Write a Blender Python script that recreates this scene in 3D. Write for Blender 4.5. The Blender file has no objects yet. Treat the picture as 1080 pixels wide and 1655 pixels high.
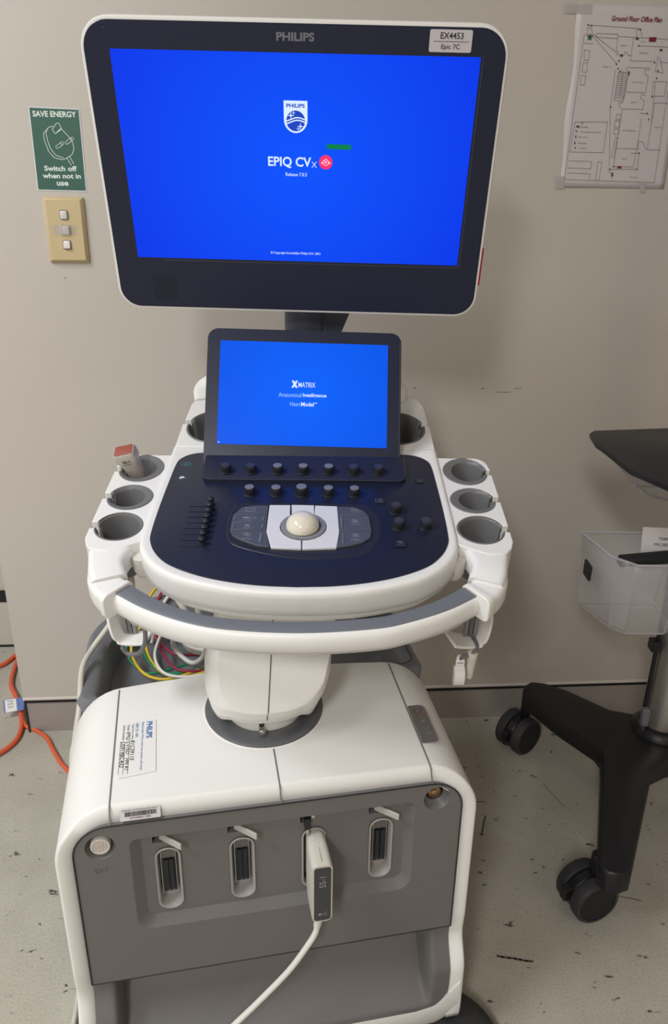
import bpy, bmesh, math, random
from mathutils import Matrix, Vector
random.seed(7)
S = bpy.context.scene
COL = S.collection
PI = math.pi
R = math.radians

# ------------------------------------------------------------------ camera
def rotm(ax, deg): return Matrix.Rotation(R(deg), 4, ax)
cd = bpy.data.cameras.new('camera'); cam = bpy.data.objects.new('camera', cd); COL.objects.link(cam)
cd.sensor_fit = 'VERTICAL'; cd.sensor_height = 24; cd.sensor_width = 24
cd.lens = 1237 * 24 / 1655
cd.clip_start = .02
cam.matrix_world = Matrix.Translation((0, 0, 1.235)) @ rotm('X', 90 - 22) @ rotm('Z', .764)
S.camera = cam

# ------------------------------------------------------------------ world, lamps, exposure
S.view_settings.view_transform = 'Standard'
S.view_settings.look = 'None'
S.view_settings.gamma = 1
S.view_settings.use_curve_mapping = False
S.view_settings.exposure = 0.13
wd = bpy.data.worlds.new('world'); S.world = wd; wd.use_nodes = True
wd.node_tree.nodes['Background'].inputs[0].default_value = (1.0, .86, .72, 1)
wd.node_tree.nodes['Background'].inputs[1].default_value = .10
def area(name, loc, target, sx, sy, power, col):
    l = bpy.data.lights.new(name, 'AREA'); l.shape = 'RECTANGLE'; l.size = sx; l.size_y = sy
    l.energy = power; l.color = col
    o = bpy.data.objects.new(name, l); COL.objects.link(o); o.location = loc
    o.rotation_euler = (Vector(target) - Vector(loc)).to_track_quat('-Z', 'Y').to_euler()
    return o
area('ceiling_and_fill_lamp', (-.78, -2.0, 2.66), (-.78, -2.0, 0), .35, 1.2, 62, (1.0, .985, .965))
area('ceiling_and_fill_lamp', (-1.6, .1, 2.66), (-1.6, .1, 0), .6, 1.2, 51, (.945, .98, 1.0))
area('ceiling_and_fill_lamp', (1.7, -1.5, 2.66), (1.7, -1.5, 0), .35, 1.2, 9, (1.0, .80, .64))  # added weak warm fill lamp, lifts the dark lower right wall and its shadows

# ------------------------------------------------------------------ materials
MATS = {}
def mat(name, col, rough=.5, metal=0, spec=.5, alpha=1, trans=0, emit=None, es=1, bump=0, bscale=200, var=0, vscale=6, coat=0, ior=1.45):
    if name in MATS: return MATS[name]
    m = bpy.data.materials.new(name); m.use_nodes = True; MATS[name] = m
    nt = m.node_tree; b = nt.nodes['Principled BSDF']
    b.inputs['Base Color'].default_value = (*col, 1)
    b.inputs['Roughness'].default_value = rough
    b.inputs['Metallic'].default_value = metal
    b.inputs['Specular IOR Level'].default_value = spec
    b.inputs['Alpha'].default_value = alpha
    b.inputs['Transmission Weight'].default_value = trans
    b.inputs['IOR'].default_value = ior
    b.inputs['Coat Weight'].default_value = coat
    if emit:
        b.inputs['Emission Color'].default_value = (*emit, 1); b.inputs['Emission Strength'].default_value = es
    tc = nt.nodes.new('ShaderNodeTexCoord')
    if var:
        n = nt.nodes.new('ShaderNodeTexNoise'); n.inputs['Scale'].default_value = vscale; n.inputs['Detail'].default_value = 3
        nt.links.new(tc.outputs['Object'], n.inputs['Vector'])
        mx = nt.nodes.new('ShaderNodeMix'); mx.data_type = 'RGBA'
        mx.inputs[6].default_value = (*[c * (1 - var) for c in col], 1); mx.inputs[7].default_value = (*[min(1, c * (1 + var)) for c in col], 1)
        nt.links.new(n.outputs['Fac'], mx.inputs[0]); nt.links.new(mx.outputs[2], b.inputs['Base Color'])
    if bump:
        n = nt.nodes.new('ShaderNodeTexNoise'); n.inputs['Scale'].default_value = bscale; n.inputs['Detail'].default_value = 2
        nt.links.new(tc.outputs['Object'], n.inputs['Vector'])
        bp = nt.nodes.new('ShaderNodeBump'); bp.inputs['Strength'].default_value = bump; bp.inputs['Distance'].default_value = .001
        nt.links.new(n.outputs['Fac'], bp.inputs['Height']); nt.links.new(bp.outputs['Normal'], b.inputs['Normal'])
    return m
WHITE = mat('white_plastic', (.79, .782, .765), .36, bump=.03, bscale=900, var=.015)
WHITE2 = mat('white_smooth_plastic', (.79, .775, .75), .3, var=.01)
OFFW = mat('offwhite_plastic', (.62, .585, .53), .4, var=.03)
CUP = mat('grey_cup_plastic', (.155, .155, .16), .42, var=.03)
GREY = mat('grey_front_plastic', (.15, .143, .142), .42, bump=.04, bscale=1200, var=.03)
GRIP = mat('grey_grip_rubber', (.15, .16, .185), .5, var=.03)
TRAYG = mat('grey_tray_plastic', (.165, .172, .19), .45, var=.04)
NAVY = mat('dark_navy_gloss', (.0115, .0155, .039), .34, spec=.4, var=.03)
NAVY2 = mat('dark_navy_satin', (.0165, .0195, .038), .4, var=.03)
KNOB = mat('knob_black', (.016, .017, .024), .38, var=.05)
KTOP = mat('knob_grey_top', (.17, .175, .20), .4, var=.05)
KDARK = mat('knob_dark_top', (.04, .043, .06), .4, var=.05)
KEYG = mat('key_slate_grey', (.075, .083, .105), .38, var=.04)
BTNW = mat('button_white', (.66, .66, .70), .4, var=.01)
IVORY = mat('trackball_ivory', (.72, .67, .56), .14, var=.02, coat=.3)
RINGG = mat('ring_grey', (.21, .215, .235), .4, var=.03)
DARK = mat('gap_dark', (.02, .02, .022), .6, var=.1)
SEAM = mat('seam_grey', (.17, .165, .16), .6, var=.05)
BLACK = mat('black_plastic', (.0105, .0105, .013), .42, bump=.05, bscale=700, var=.06)
BLACKM = mat('black_matte', (.012, .012, .013), .6, var=.08)
TYRE = mat('tyre_grey', (.034, .034, .038), .6, var=.08)
STEEL = mat('steel', (.55, .54, .53), .3, metal=1, var=.05)
LEVER = mat('lever_light_metal', (.50, .49, .47), .45, metal=.2, var=.12, vscale=60)
COLLAR = mat('collar_grey_metal', (.16, .165, .18), .33, metal=.45, var=.05)
ARMG = mat('arm_slate', (.075, .085, .125), .4, var=.04)
BRASS = mat('brass', (.45, .30, .17), .35, metal=.8, var=.1)
PINB = mat('pin_beige', (.50, .38, .30), .5, var=.1)
SOCK = mat('socket_lightgrey', (.36, .345, .335), .45, var=.04)
TXTG = mat('letter_grey', (.17, .17, .20), .5, var=.02)
TXTD = mat('letter_dim', (.11, .115, .14), .5, var=.02)
TXTK = mat('letter_black', (.03, .03, .035), .6, var=.02)
TXTB = mat('letter_blue', (.05, .15, .42), .6, var=.02)
TXTW = mat('letter_white', (.72, .80, .76), .6, var=.02)
TXTS = mat('letter_silver', (.36, .37, .39), .5, var=.02)
TXTR = mat('letter_maroon', (.20, .028, .045), .6, var=.02)
TXTP = mat('letter_plan_grey', (.17, .15, .165), .6, var=.02)
LABELW = mat('label_white', (.76, .755, .75), .45, var=.01)
LABELP = mat('label_pale', (.58, .545, .575), .4, var=.02)
LINE = mat('plan_line', (.14, .125, .14), .6, var=.02)
PAPER = mat('laminated_paper', (.60, .56, .565), .3, var=.015)
LAMI = mat('laminate_edge', (.66, .62, .62), .2, var=.02, alpha=.85)
TAPE = mat('clear_tape', (.62, .60, .57), .25, alpha=.45, var=.04)
GREENS = mat('sign_green', (.040, .118, .092), .42, var=.03)
STARG = mat('star_green', (.015, .09, .05), .5, var=.02)
REDT = mat('red_plastic', (.30, .012, .028), .45, var=.05)
REDP = mat('red_print', (.19, .012, .03), .5, var=.02)
CREAM = mat('cream_switch_plastic', (.58, .46, .265), .38, var=.05, vscale=20)
LENS = mat('probe_lens_red', (.30, .075, .05), .5, var=.05)
PROBE = mat('probe_shell', (.50, .465, .41), .38, var=.02)
CLEAR = mat('clear_acrylic', (.66, .645, .67), .18, alpha=.2, var=.01)
CLEARE = mat('clear_acrylic_edge', (.50, .47, .50), .16, alpha=.5, var=.01)
ALU = mat('pole_aluminium', (.56, .53, .50), .36, metal=.85, var=.03)
ORANGE = mat('cord_orange', (.68, .115, .045), .42, var=.05)
YEL = mat('wire_yellow', (.66, .46, .03), .42, var=.05)
GRN = mat('wire_green', (.02, .20, .09), .42, var=.05)
RED = mat('wire_red', (.26, .02, .055), .42, var=.05)
CABW = mat('cable_white', (.68, .665, .63), .42, var=.03)
CABB = mat('cable_beige', (.56, .53, .47), .45, var=.03)
CABG = mat('cable_grey', (.14, .14, .15), .45, var=.03)
TAGB = mat('tag_blue', (.10, .16, .44), .5, var=.04)
GLASSD = mat('bezel_line', (.06, .065, .085), .3, var=.02)
def emat(name, col, st, edge=None, rad=.3):
    m = bpy.data.materials.new(name); m.use_nodes = True; nt = m.node_tree; b = nt.nodes['Principled BSDF']
    b.inputs['Base Color'].default_value = (.005, .005, .006, 1); b.inputs['Roughness'].default_value = .25
    b.inputs['Specular IOR Level'].default_value = .06
    b.inputs['Emission Color'].default_value = (*col, 1); b.inputs['Emission Strength'].default_value = st
    if edge:   # the picture shown on the screen is itself a blue with a paler middle
        tc = nt.nodes.new('ShaderNodeTexCoord'); le = nt.nodes.new('ShaderNodeVectorMath'); le.operation = 'LENGTH'
        nt.links.new(tc.outputs['Object'], le.inputs[0])
        mr = nt.nodes.new('ShaderNodeMapRange'); mr.inputs[2].default_value = rad; nt.links.new(le.outputs['Value'], mr.inputs[0])
        mx = nt.nodes.new('ShaderNodeMix'); mx.data_type = 'RGBA'; mx.inputs[6].default_value = (*col, 1); mx.inputs[7].default_value = (*edge, 1)
        nt.links.new(mr.outputs[0], mx.inputs[0]); nt.links.new(mx.outputs[2], b.inputs['Emission Color'])
    return m
SCR = emat('screen_blue', (.0, .080, .91), 1, (.0, .036, .76), .27)
SCR2 = emat('touch_blue', (.0, .116, .91), 1, (.0, .086, .76), .15)
EW = emat('screen_white', (.66, .80, 1.0), 1)
EW2 = emat('screen_pale', (.30, .55, 1.0), 1)
EB = emat('screen_deep_blue', (.012, .055, .50), 1)
EP = emat('screen_pink', (.95, .03, .13), 1)
EPW = emat('screen_pink_white', (1.0, .62, .85), 1)
EG = emat('screen_green', (.0, .20, .06), 1)
EPOW = emat('power_glow', (.03, .30, .25), 1)
EHAND = emat('lit_symbol', (.62, .66, .72), .9)

def wallmat():
    m = bpy.data.materials.new('painted_wall'); m.use_nodes = True; nt = m.node_tree; b = nt.nodes['Principled BSDF']
    tc = nt.nodes.new('ShaderNodeTexCoord')
    n = nt.nodes.new('ShaderNodeTexNoise'); n.inputs['Scale'].default_value = 1.6; n.inputs['Detail'].default_value = 4
    nt.links.new(tc.outputs['Object'], n.inputs['Vector'])
    r = nt.nodes.new('ShaderNodeValToRGB'); r.color_ramp.elements[0].position = .3; r.color_ramp.elements[1].position = .72
    r.color_ramp.elements[0].color = (.535, .49, .44, 1); r.color_ramp.elements[1].color = (.565, .525, .48, 1)
    nt.links.new(n.outputs['Fac'], r.inputs[0]); nt.links.new(r.outputs[0], b.inputs['Base Color'])
    b.inputs['Roughness'].default_value = .42; b.inputs['Specular IOR Level'].default_value = .35
    n2 = nt.nodes.new('ShaderNodeTexNoise'); n2.inputs['Scale'].default_value = 170
    nt.links.new(tc.outputs['Object'], n2.inputs['Vector'])
    bp = nt.nodes.new('ShaderNodeBump'); bp.inputs['Strength'].default_value = .06; bp.inputs['Distance'].default_value = .002
    nt.links.new(n2.outputs['Fac'], bp.inputs['Height']); nt.links.new(bp.outputs['Normal'], b.inputs['Normal'])
    return m
WALL = wallmat()
def floormat():
    m = bpy.data.materials.new('scuffed_vinyl_floor'); m.use_nodes = True; nt = m.node_tree; b = nt.nodes['Principled BSDF']
    L = nt.links.new
    tc = nt.nodes.new('ShaderNodeTexCoord')
    n = nt.nodes.new('ShaderNodeTexNoise'); n.inputs['Scale'].default_value = 5; n.inputs['Detail'].default_value = 6; n.inputs['Roughness'].default_value = .6
    L(tc.outputs['Object'], n.inputs['Vector'])
    r = nt.nodes.new('ShaderNodeValToRGB'); r.color_ramp.elements[0].position = .3; r.color_ramp.elements[1].position = .7
    r.color_ramp.elements[0].color = (.40, .375, .315, 1); r.color_ramp.elements[1].color = (.50, .475, .41, 1)
    L(n.outputs['Fac'], r.inputs[0])
    # fine speckle
    n3 = nt.nodes.new('ShaderNodeTexNoise'); n3.inputs['Scale'].default_value = 260; n3.inputs['Detail'].default_value = 2
    L(tc.outputs['Object'], n3.inputs['Vector'])
    mm = nt.nodes.new('ShaderNodeMix'); mm.data_type = 'RGBA'; mm.blend_type = 'MULTIPLY'
    r3 = nt.nodes.new('ShaderNodeValToRGB'); r3.color_ramp.elements[0].position = .3; r3.color_ramp.elements[1].position = .6
    r3.color_ramp.elements[0].color = (.82, .81, .80, 1); r3.color_ramp.elements[1].color = (1, 1, 1, 1)
    L(n3.outputs['Fac'], r3.inputs[0]); mm.inputs[0].default_value = 1; L(r.outputs[0], mm.inputs[6]); L(r3.outputs[0], mm.inputs[7])
    # scattered dark chips: a noise threshold gated by a second, larger noise
    mp = nt.nodes.new('ShaderNodeMapping'); mp.inputs['Rotation'].default_value = (0, 0, .5); mp.inputs['Scale'].default_value = (1, 2.1, 1)
    L(tc.outputs['Object'], mp.inputs[0])
    n4 = nt.nodes.new('ShaderNodeTexNoise'); n4.inputs['Scale'].default_value = 26; n4.inputs['Detail'].default_value = 5; n4.inputs['Roughness'].default_value = .65
    L(mp.outputs[0], n4.inputs['Vector'])
    r4 = nt.nodes.new('ShaderNodeValToRGB'); r4.color_ramp.elements[0].position = .635; r4.color_ramp.elements[1].position = .675
    L(n4.outputs['Fac'], r4.inputs[0])
    m2 = nt.nodes.new('ShaderNodeMix'); m2.data_type = 'RGBA'; L(r4.outputs[0], m2.inputs[0]); L(mm.outputs[2], m2.inputs[6]); m2.inputs[7].default_value = (.07, .06, .05, 1)
    L(m2.outputs[2], b.inputs['Base Color'])
    b.inputs['Roughness'].default_value = .5; b.inputs['Specular IOR Level'].default_value = .35
    bp = nt.nodes.new('ShaderNodeBump'); bp.inputs['Strength'].default_value = .15; bp.inputs['Distance'].default_value = .002
    L(n.outputs['Fac'], bp.inputs['Height']); L(bp.outputs['Normal'], b.inputs['Normal'])
    return m
FLOOR = floormat()
SKIRT = mat('skirting_vinyl_grey', (.335, .30, .275), .45, var=.08, vscale=9)
SKIRTW = mat('trim_white', (.72, .66, .62), .3, var=.03)
CEIL = mat('ceiling_paint', (.7, .69, .66), .7, var=.02)

# ------------------------------------------------------------------ object helpers
WM_ = {}
ID = Matrix.Identity(4)
def thing(name, label, cat, M=ID, group=None):
    o = bpy.data.objects.new(name, None); COL.objects.link(o); o.empty_display_size = .05
    o.matrix_basis = M; WM_[o.as_pointer()] = M.copy()
    o['label'] = label; o['category'] = cat
    if group: o['group'] = group
    return o
def tag(o, label, cat, group=None):
    o['label'] = label; o['category'] = cat
    if group: o['group'] = group
    return o
def structure(o): o['kind'] = 'structure'; return o
def obj(name, bm, m, parent=None, M=ID, smooth=35, bevel=0, seg=2, label=None):
    me = bpy.data.meshes.new(name)
    bmesh.ops.recalc_face_normals(bm, faces=bm.faces)
    bm.to_mesh(me); bm.free()
    for x in (m if isinstance(m, (list, tuple)) else [m]): me.materials.append(x)
    if smooth:
        for p in me.polygons: p.use_smooth = True
        me.set_sharp_from_angle(angle=R(smooth))
    o = bpy.data.objects.new(name, me); COL.objects.link(o)
    place(o, parent, M)
    if bevel:
        b = o.modifiers.new('bevel', 'BEVEL'); b.width = bevel; b.segments = seg; b.limit_method = 'ANGLE'; b.angle_limit = R(40)
        b.harden_normals = False
    if label: o['label'] = label
    return o
def place(o, parent, M):
    o.matrix_basis = M; WM_[o.as_pointer()] = M.copy()
    if parent:
        o.parent = parent; o.matrix_parent_inverse = WM_[parent.as_pointer()].inverted()
def NB(): return bmesh.new()
def poly(bm, pts, mi=0):
    f = bm.faces.new([bm.verts.new(p) for p in pts]); f.material_index = mi; return f
def box(bm, x0, x1, y0, y1, z0, z1, mi=0, M=ID):
    v = [bm.verts.new(M @ Vector(p)) for p in ((x0,y0,z0),(x1,y0,z0),(x1,y1,z0),(x0,y1,z0),(x0,y0,z1),(x1,y0,z1),(x1,y1,z1),(x0,y1,z1))]
    for q in ((0,3,2,1),(4,5,6,7),(0,1,5,4),(1,2,6,5),(2,3,7,6),(3,0,4,7)):
        bm.faces.new([v[i] for i in q]).material_index = mi
def loft(bm, rings, cap0=True, cap1=True, closed=True, mi=0):
    V = [[bm.verts.new(p) for p in r] for r in rings]
    n = len(V[0])
    for a, b in zip(V, V[1:]):
        for i in range(n if closed else n - 1):
            j = (i + 1) % n
            bm.faces.new((a[i], a[j], b[j], b[i])).material_index = mi
    if cap0: bm.faces.new(list(reversed(V[0]))).material_index = mi
    if cap1: bm.faces.new(V[-1]).material_index = mi
    return V
def prism(bm, pts, z0, z1, mi=0, M=ID):
    loft(bm, [[M @ Vector((p[0], p[1], z)) for p in pts] for z in (z0, z1)], mi=mi)
def circ(r, n=32, c=(0, 0), a0=0, ry=None):
    ry = r if ry is None else ry
    return [(c[0] + r * math.cos(a0 + 2*PI*i/n), c[1] + ry * math.sin(a0 + 2*PI*i/n)) for i in range(n)]
def lathe(bm, prof, n=32, mi=0, M=ID, cap0=True, cap1=True, mis=None):
    V = loft(bm, [[M @ Vector((x, y, z)) for x, y in circ(max(r, 1e-5), n)] for r, z in prof], cap0, cap1, mi=mi)
    return V
def rrect(x0, x1, y0, y1, r, n=5):
    P = []
    rs = r if isinstance(r, (list, tuple)) else [r]*4     # BL, BR, TR, TL
    for cx, cy, a, q in ((x0, y0, PI, rs[0]), (x1, y0, 1.5*PI, rs[1]), (x1, y1, 0, rs[2]), (x0, y1, .5*PI, rs[3])):
        ox = cx + q if cx == x0 else cx - q; oy = cy + q if cy == y0 else cy - q
        for i in range(n + 1): P.append((ox + q*math.cos(a + .5*PI*i/n), oy + q*math.sin(a + .5*PI*i/n)))
    return P
def catmull(P, n=8, closed=False):
    P = [Vector(p) for p in P]; out = []; N = len(P)
    for i in range(N if closed else N - 1):
        p1, p2 = P[i], P[(i+1) % N]
        p0 = P[i-1] if (closed or i > 0) else 2*p1 - p2
        p3 = P[(i+2) % N] if (closed or i + 2 < N) else 2*p2 - p1
        for k in range(n):
            t = k / n
            out.append(.5*((2*p1) + (p2-p0)*t + (2*p0-5*p1+4*p2-p3)*t*t + (3*p1-p0-3*p2+p3)*t**3))
    if not closed: out.append(P[-1])
    return out
def tube(bm, P, r, n=10, mi=0, caps=True, r2=None):
    P = [Vector(p) for p in P]; rings = []; up = None
    for i, p in enumerate(P):
        t = (P[min(i+1, len(P)-1)] - P[max(i-1, 0)]).normalized()
        if up is None:
            up = Vector((0, 0, 1)) if abs(t.z) < .9 else Vector((1, 0, 0))
        s = t.cross(up)
        if s.length < 1e-4: s = t.orthogonal()
        s.normalize(); up = s.cross(t).normalized()
        k = i / max(1, len(P) - 1); rr = r if r2 is None else r + (r2 - r)*k
        rings.append([p + s*rr*math.cos(2*PI*j/n) + up*rr*math.sin(2*PI*j/n) for j in range(n)])
    loft(bm, rings, caps, caps, mi=mi)
def sweep(bm, P, secs, up=Vector((0, 0, 1)), mi=0, caps=True):
    """secs: one outline or one per point, (side, up) pairs; the side axis is to the right of travel"""
    P = [Vector(p) for p in P]; rings = []
    for i, p in enumerate(P):
        t = (P[min(i+1, len(P)-1)] - P[max(i-1, 0)]).normalized()
        s = t.cross(up).normalized(); u = s.cross(t).normalized()
        sec = secs[i] if isinstance(secs[0][0], (list, tuple)) else secs
        rings.append([p + s*a + u*b for a, b in sec])
    loft(bm, rings, caps, caps, mi=mi)
def offset(pts, d):
    n = len(pts); out = []
    A = sum(pts[i][0]*pts[(i+1) % n][1] - pts[(i+1) % n][0]*pts[i][1] for i in range(n))
    sg = 1 if A > 0 else -1
    for i in range(n):
        a, b, c = (Vector(pts[k % n][:2]) for k in (i-1, i, i+1))
        e1 = (b-a); e2 = (c-b)
        if e1.length < 1e-9 or e2.length < 1e-9: e1 = e2 = (c-a)
        e1.normalize(); e2.normalize()
        n1 = Vector((e1.y, -e1.x)); n2 = Vector((e2.y, -e2.x)); m = (n1+n2)
        if m.length < 1e-6: m = n1
        m.normalize(); k = max(.4, m.dot(n1))
        q = b + m*(d*sg/k); out.append((q.x, q.y))
    return out
def carve(o, cutters, solver='EXACT'):
    for c in cutters:
        md = o.modifiers.new('cut', 'BOOLEAN'); md.operation = 'DIFFERENCE'; md.solver = solver; md.object = c
    dg = bpy.context.evaluated_depsgraph_get(); dg.update()
    me = bpy.data.meshes.new_from_object(o.evaluated_get(dg)); 
    old = o.data; o.modifiers.clear(); me.name = old.name; o.data = me
    for p in me.polygons: p.use_smooth = True
    me.set_sharp_from_angle(angle=R(30))
    for c in cutters:
        cm = c.data; bpy.data.objects.remove(c); bpy.data.meshes.remove(cm)
def cutter(bm, M):
    bmesh.ops.recalc_face_normals(bm, faces=bm.faces)
    me = bpy.data.meshes.new('c'); bm.to_mesh(me); bm.free(); o = bpy.data.objects.new('c', me); COL.objects.link(o); o.matrix_basis = M
    return o
def textbm(bm, s, x, y, w, h, z=.0004, bold=0, shear=0, rot=0, mi=0, mirror=False, align='L', keep=False):
    """lay the words s in the box (x, y, w, h) of the local xy plane"""
    cu = bpy.data.curves.new('t', 'FONT'); cu.body = s; cu.size = 1; cu.resolution_u = 3; cu.offset = bold; cu.shear = shear
    o = bpy.data.objects.new('t', cu); COL.objects.link(o)
    dg = bpy.context.evaluated_depsgraph_get(); dg.update()
    me = bpy.data.meshes.new_from_object(o.evaluated_get(dg))
    vs = [v.co for v in me.vertices]
    if vs:
        x0 = min(v.x for v in vs); x1 = max(v.x for v in vs); y0 = min(v.y for v in vs); y1 = max(v.y for v in vs)
        sx = w/(x1-x0); sy = h/(y1-y0)
        c, si = math.cos(R(rot)), math.sin(R(rot))
        nv = []
        for v in me.vertices:
            a = (v.co.x-x0)*sx; b = (v.co.y-y0)*sy
            nv.append(bm.verts.new((x + a*c - b*si, y + a*si + b*c, z)))
        for p in me.polygons:
            try: f = bm.faces.new([nv[i] for i in p.vertices]); f.material_index = mi
            except ValueError: pass
    bpy.data.objects.remove(o); bpy.data.curves.remove(cu); bpy.data.meshes.remove(me)
def stroke(bm, pts, w, z=.0004, mi=0, closed=False):
    pts = [Vector(p) for p in pts]
    if closed: pts.append(pts[0])
    for a, b in zip(pts, pts[1:]):
        d = (b-a)
        if d.length < 1e-7: continue
        d.normalize(); n = Vector((-d.y, d.x))*w/2; e = d*w*.4
        poly(bm, [(*(a-n-e), z), (*(b-n+e), z), (*(b+n+e), z), (*(a+n-e), z)], mi)
def flat(bm, pts, z=.0004, mi=0): poly(bm, [(p[0], p[1], z) for p in pts], mi)
def frame(loc, rz=0, rx=0, ry=0): return Matrix.Translation(loc) @ rotm('Z', rz) @ rotm('X', rx) @ rotm('Y', ry)
def V3(*a): return Vector(a)

# ------------------------------------------------------------------ the room
WYAW = 4.2
WM = Matrix.Translation((0, 1.615, 0)) @ rotm('Z', WYAW) @ rotm('X', 90)      # wall frame: s along, z up, n into the room
bm = NB(); box(bm, -4, 4, -4, 4, -.1, 0); structure(obj('floor', bm, FLOOR, smooth=0))
bm = NB(); box(bm, -2.9, 2.6, -3.6, 3, 2.7, 2.8); structure(obj('ceiling', bm, CEIL, smooth=0))
bm = NB(); box(bm, -.756, 2.8, .1, 2.7, -.12, 0); wb = structure(obj('wall_back', bm, WALL, M=WM, smooth=0))
bm = NB()
for px, pz, w, h in ((.171, .868, .006, .002), (.319, .866, .005, .003), (.366, .858, .03, .0014), (.398, .866, .018, .001), (-.54, 1.09, .002, .003)):
    flat(bm, rrect(px-w/2, px+w/2, pz-h/2, pz+h/2, h*.4, 2), .0005)
structure(obj('scuff_marks', bm, mat('wall_scuff', (.19, .16, .135), .6), wb, WM, 0))
bm = NB(); box(bm, -.752, 2.8, 0, .0855, -.12, -.004); structure(obj('baseboard_back', bm, SKIRT, M=WM, smooth=0))
bm = NB(); box(bm, -.752, 2.8, .0868, .0965, -.11, -.002); box(bm, -.7555, -.752, 0, .0965, -.11, -.001); structure(obj('trim_1', bm, BLACKM, M=WM, smooth=0))
bm = NB(); box(bm, -.757, 2.8, .0965, .104, -.1, .0015); structure(obj('trim_2', bm, SKIRTW, M=WM, smooth=0, bevel=.001))
# further wall past the end of the near one, with its black band and grey foot
FMW = Matrix.Translation((0, 2.03, 0)) @ rotm('Z', WYAW) @ rotm('X', 90)
bm = NB(); box(bm, -2.9, .5, .13, 2.7, -.1, 0); structure(obj('wall_left', bm, WALL, M=FMW, smooth=0))
bm = NB(); box(bm, -2.9, .5, .0, .15, -.1, .003); structure(obj('baseboard_left', bm, WALL, M=FMW, smooth=0))
bm = NB(); box(bm, -2.9, .5, .150, .186, -.1, .006); box(bm, -2.9, .5, 0, .006, 0, .006); structure(obj('trim_3', bm, BLACKM, M=FMW, smooth=0))
bm = NB(); box(bm, -2.95, -2.85, -3.6, 3, 0, 2.7); structure(obj('wall_side', bm, WALL, smooth=0))
bm = NB(); box(bm, 2.5, 2.6, -3.6, 3, 0, 2.7); structure(obj('wall_right', bm, WALL, smooth=0))
bm = NB(); box(bm, -2.9, 2.6, -3.6, -3.5, 0, 2.7); structure(obj('wall_front', bm, WALL, smooth=0))
for i, (lx, ly) in enumerate(((-.78, -2.0), (-1.6, .1), (1.7, -1.5))):
    bm = NB(); box(bm, lx-.32, lx+.32, ly-.62, ly+.62, 2.672, 2.70)
    tag(obj('ceiling_and_fill_light', bm, CEIL, smooth=0), ('flat ceiling light behind the camera on the left', 'flat ceiling light over the left of the machine', 'added flat panel over the unseen fill lamp behind the camera on the right')[i], 'light')  # the third panel is added to go with the fill lamp

# ------------------------------------------------------------------ ultrasound machine
BM = Matrix.Translation((-.068, .767, .5285)) @ rotm('Z', 11.3)          # base: x right, y back, z up from the top edge
CM = frame((-.047, 1.11, .86), .5, 12.5)                                  # console: x right, y back, z off the panel
MM = frame((-.059, 1.163, 1.283), -1.17, 15.19, .7) @ rotm('X', 90)       # monitor: x right, y up, z to the viewer
TM = frame((-.05, 1.166, .96), 1.8, -27.6, 1.3) @ rotm('X', 90)
US = thing('ultrasound_machine', 'white wheeled medical ultrasound cart with large blue monitor and control console', 'ultrasound machine', Matrix.Translation((-.1, .95, 0)))

# ---- base housing
T5 = math.tan(R(4.6))
def fy(z):     # front profile of the body: straight down, tucked in, then kicking out at the foot
    P = ((0.1, .013), (-.27, .014), (-.312, .017), (-.372, -.003), (-.45, -.004), (-.52, .004), (-.6, .006))
    for (za, ya), (zb, yb) in zip(P, P[1:]):
        if zb <= z <= za:
            t = (za - z)/(za - zb); t = t*t*(3-2*t); return ya + (yb-ya)*t
    return P[-1][1]
HW, ZB = .281, -.474
def arch(hw, top, rad, zb, n=10, nz=44):
    """outline from bottom left up, over the top and down on the right: (x, z)"""
    L = [(-hw, zb + (top - rad - zb)*i/nz) for i in range(nz)]
    A = [(-hw + rad - rad*math.cos(.5*PI*i/n), top - rad + rad*math.sin(.5*PI*i/n)) for i in range(n+1)]
    left = L + A
    top_ = [(-hw + rad + 2*(hw-rad)*i/8, top) for i in range(1, 8)]
    return left + top_ + [(-x, z) for x, z in reversed(left)]
bm = NB(); rings = []
for dy, ins, drop in ((0, .0235, .0205), (0, .0034, .005), (.0009, .0012, .0022), (.003, 0, .0), (.0215, 0, 0), (.045, 0, 0), (.10, 0, 0), (.18, 0, 0), (.26, 0, 0), (.272, .002, .002), (.278, .008, .008), (.282, .03, .05)):
    pts = arch(HW - ins, -ins*.9 if dy < .25 else -drop, .074 - ins*.7, ZB)
    rg = []
    for x, z in pts:
        y0 = fy(z)
        if z > -.03 : y0 += (z + .03)*.45 if dy < .01 else 0
        yy = y0 + dy if dy < .03 else dy
        if dy > .2: yy -= .025*(abs(x)/HW)**2
        lift = (yy - .03)*T5 * max(0, min(1, (z + .25)/.25)) if yy > .0 else 0
        rg.append((x, yy, z + lift))
    rings.append(rg)
loft(bm, rings, False, True, closed=False)
bh = obj('base_housing', bm, WHITE, US, BM, smooth=20)
sol = bh.modifiers.new('solid', 'SOLIDIFY'); sol.thickness = .004; sol.offset = -1
def topz(y): return (y - .03)*T5
# seams on the top
def seam(x, yb):
    bm = NB(); N = 10; ya = .0325; w = .0010
    P = [(.0122, -.0197), (.0222, -.0030), (.0262, -.0002), (.0325, .0008)] + [(ya + (yb-ya)*i/N, topz(ya + (yb-ya)*i/N) + .0007) for i in range(1, N+1)]
    for (y1, z1), (y2, z2) in zip(P, P[1:]): poly(bm, [(x-w, y1, z1), (x+w, y1, z1), (x+w, y2, z2), (x-w, y2, z2)])
    obj('panel_gap', bm, SEAM, bh, BM, 0)
seam(-.2085, .251); seam(.2125, .251); seam(.007, .098)
# frame of the top surface for labels
TOPM = BM @ Matrix.Translation((0, .03, .0003)) @ rotm('X', 4.6)
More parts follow.
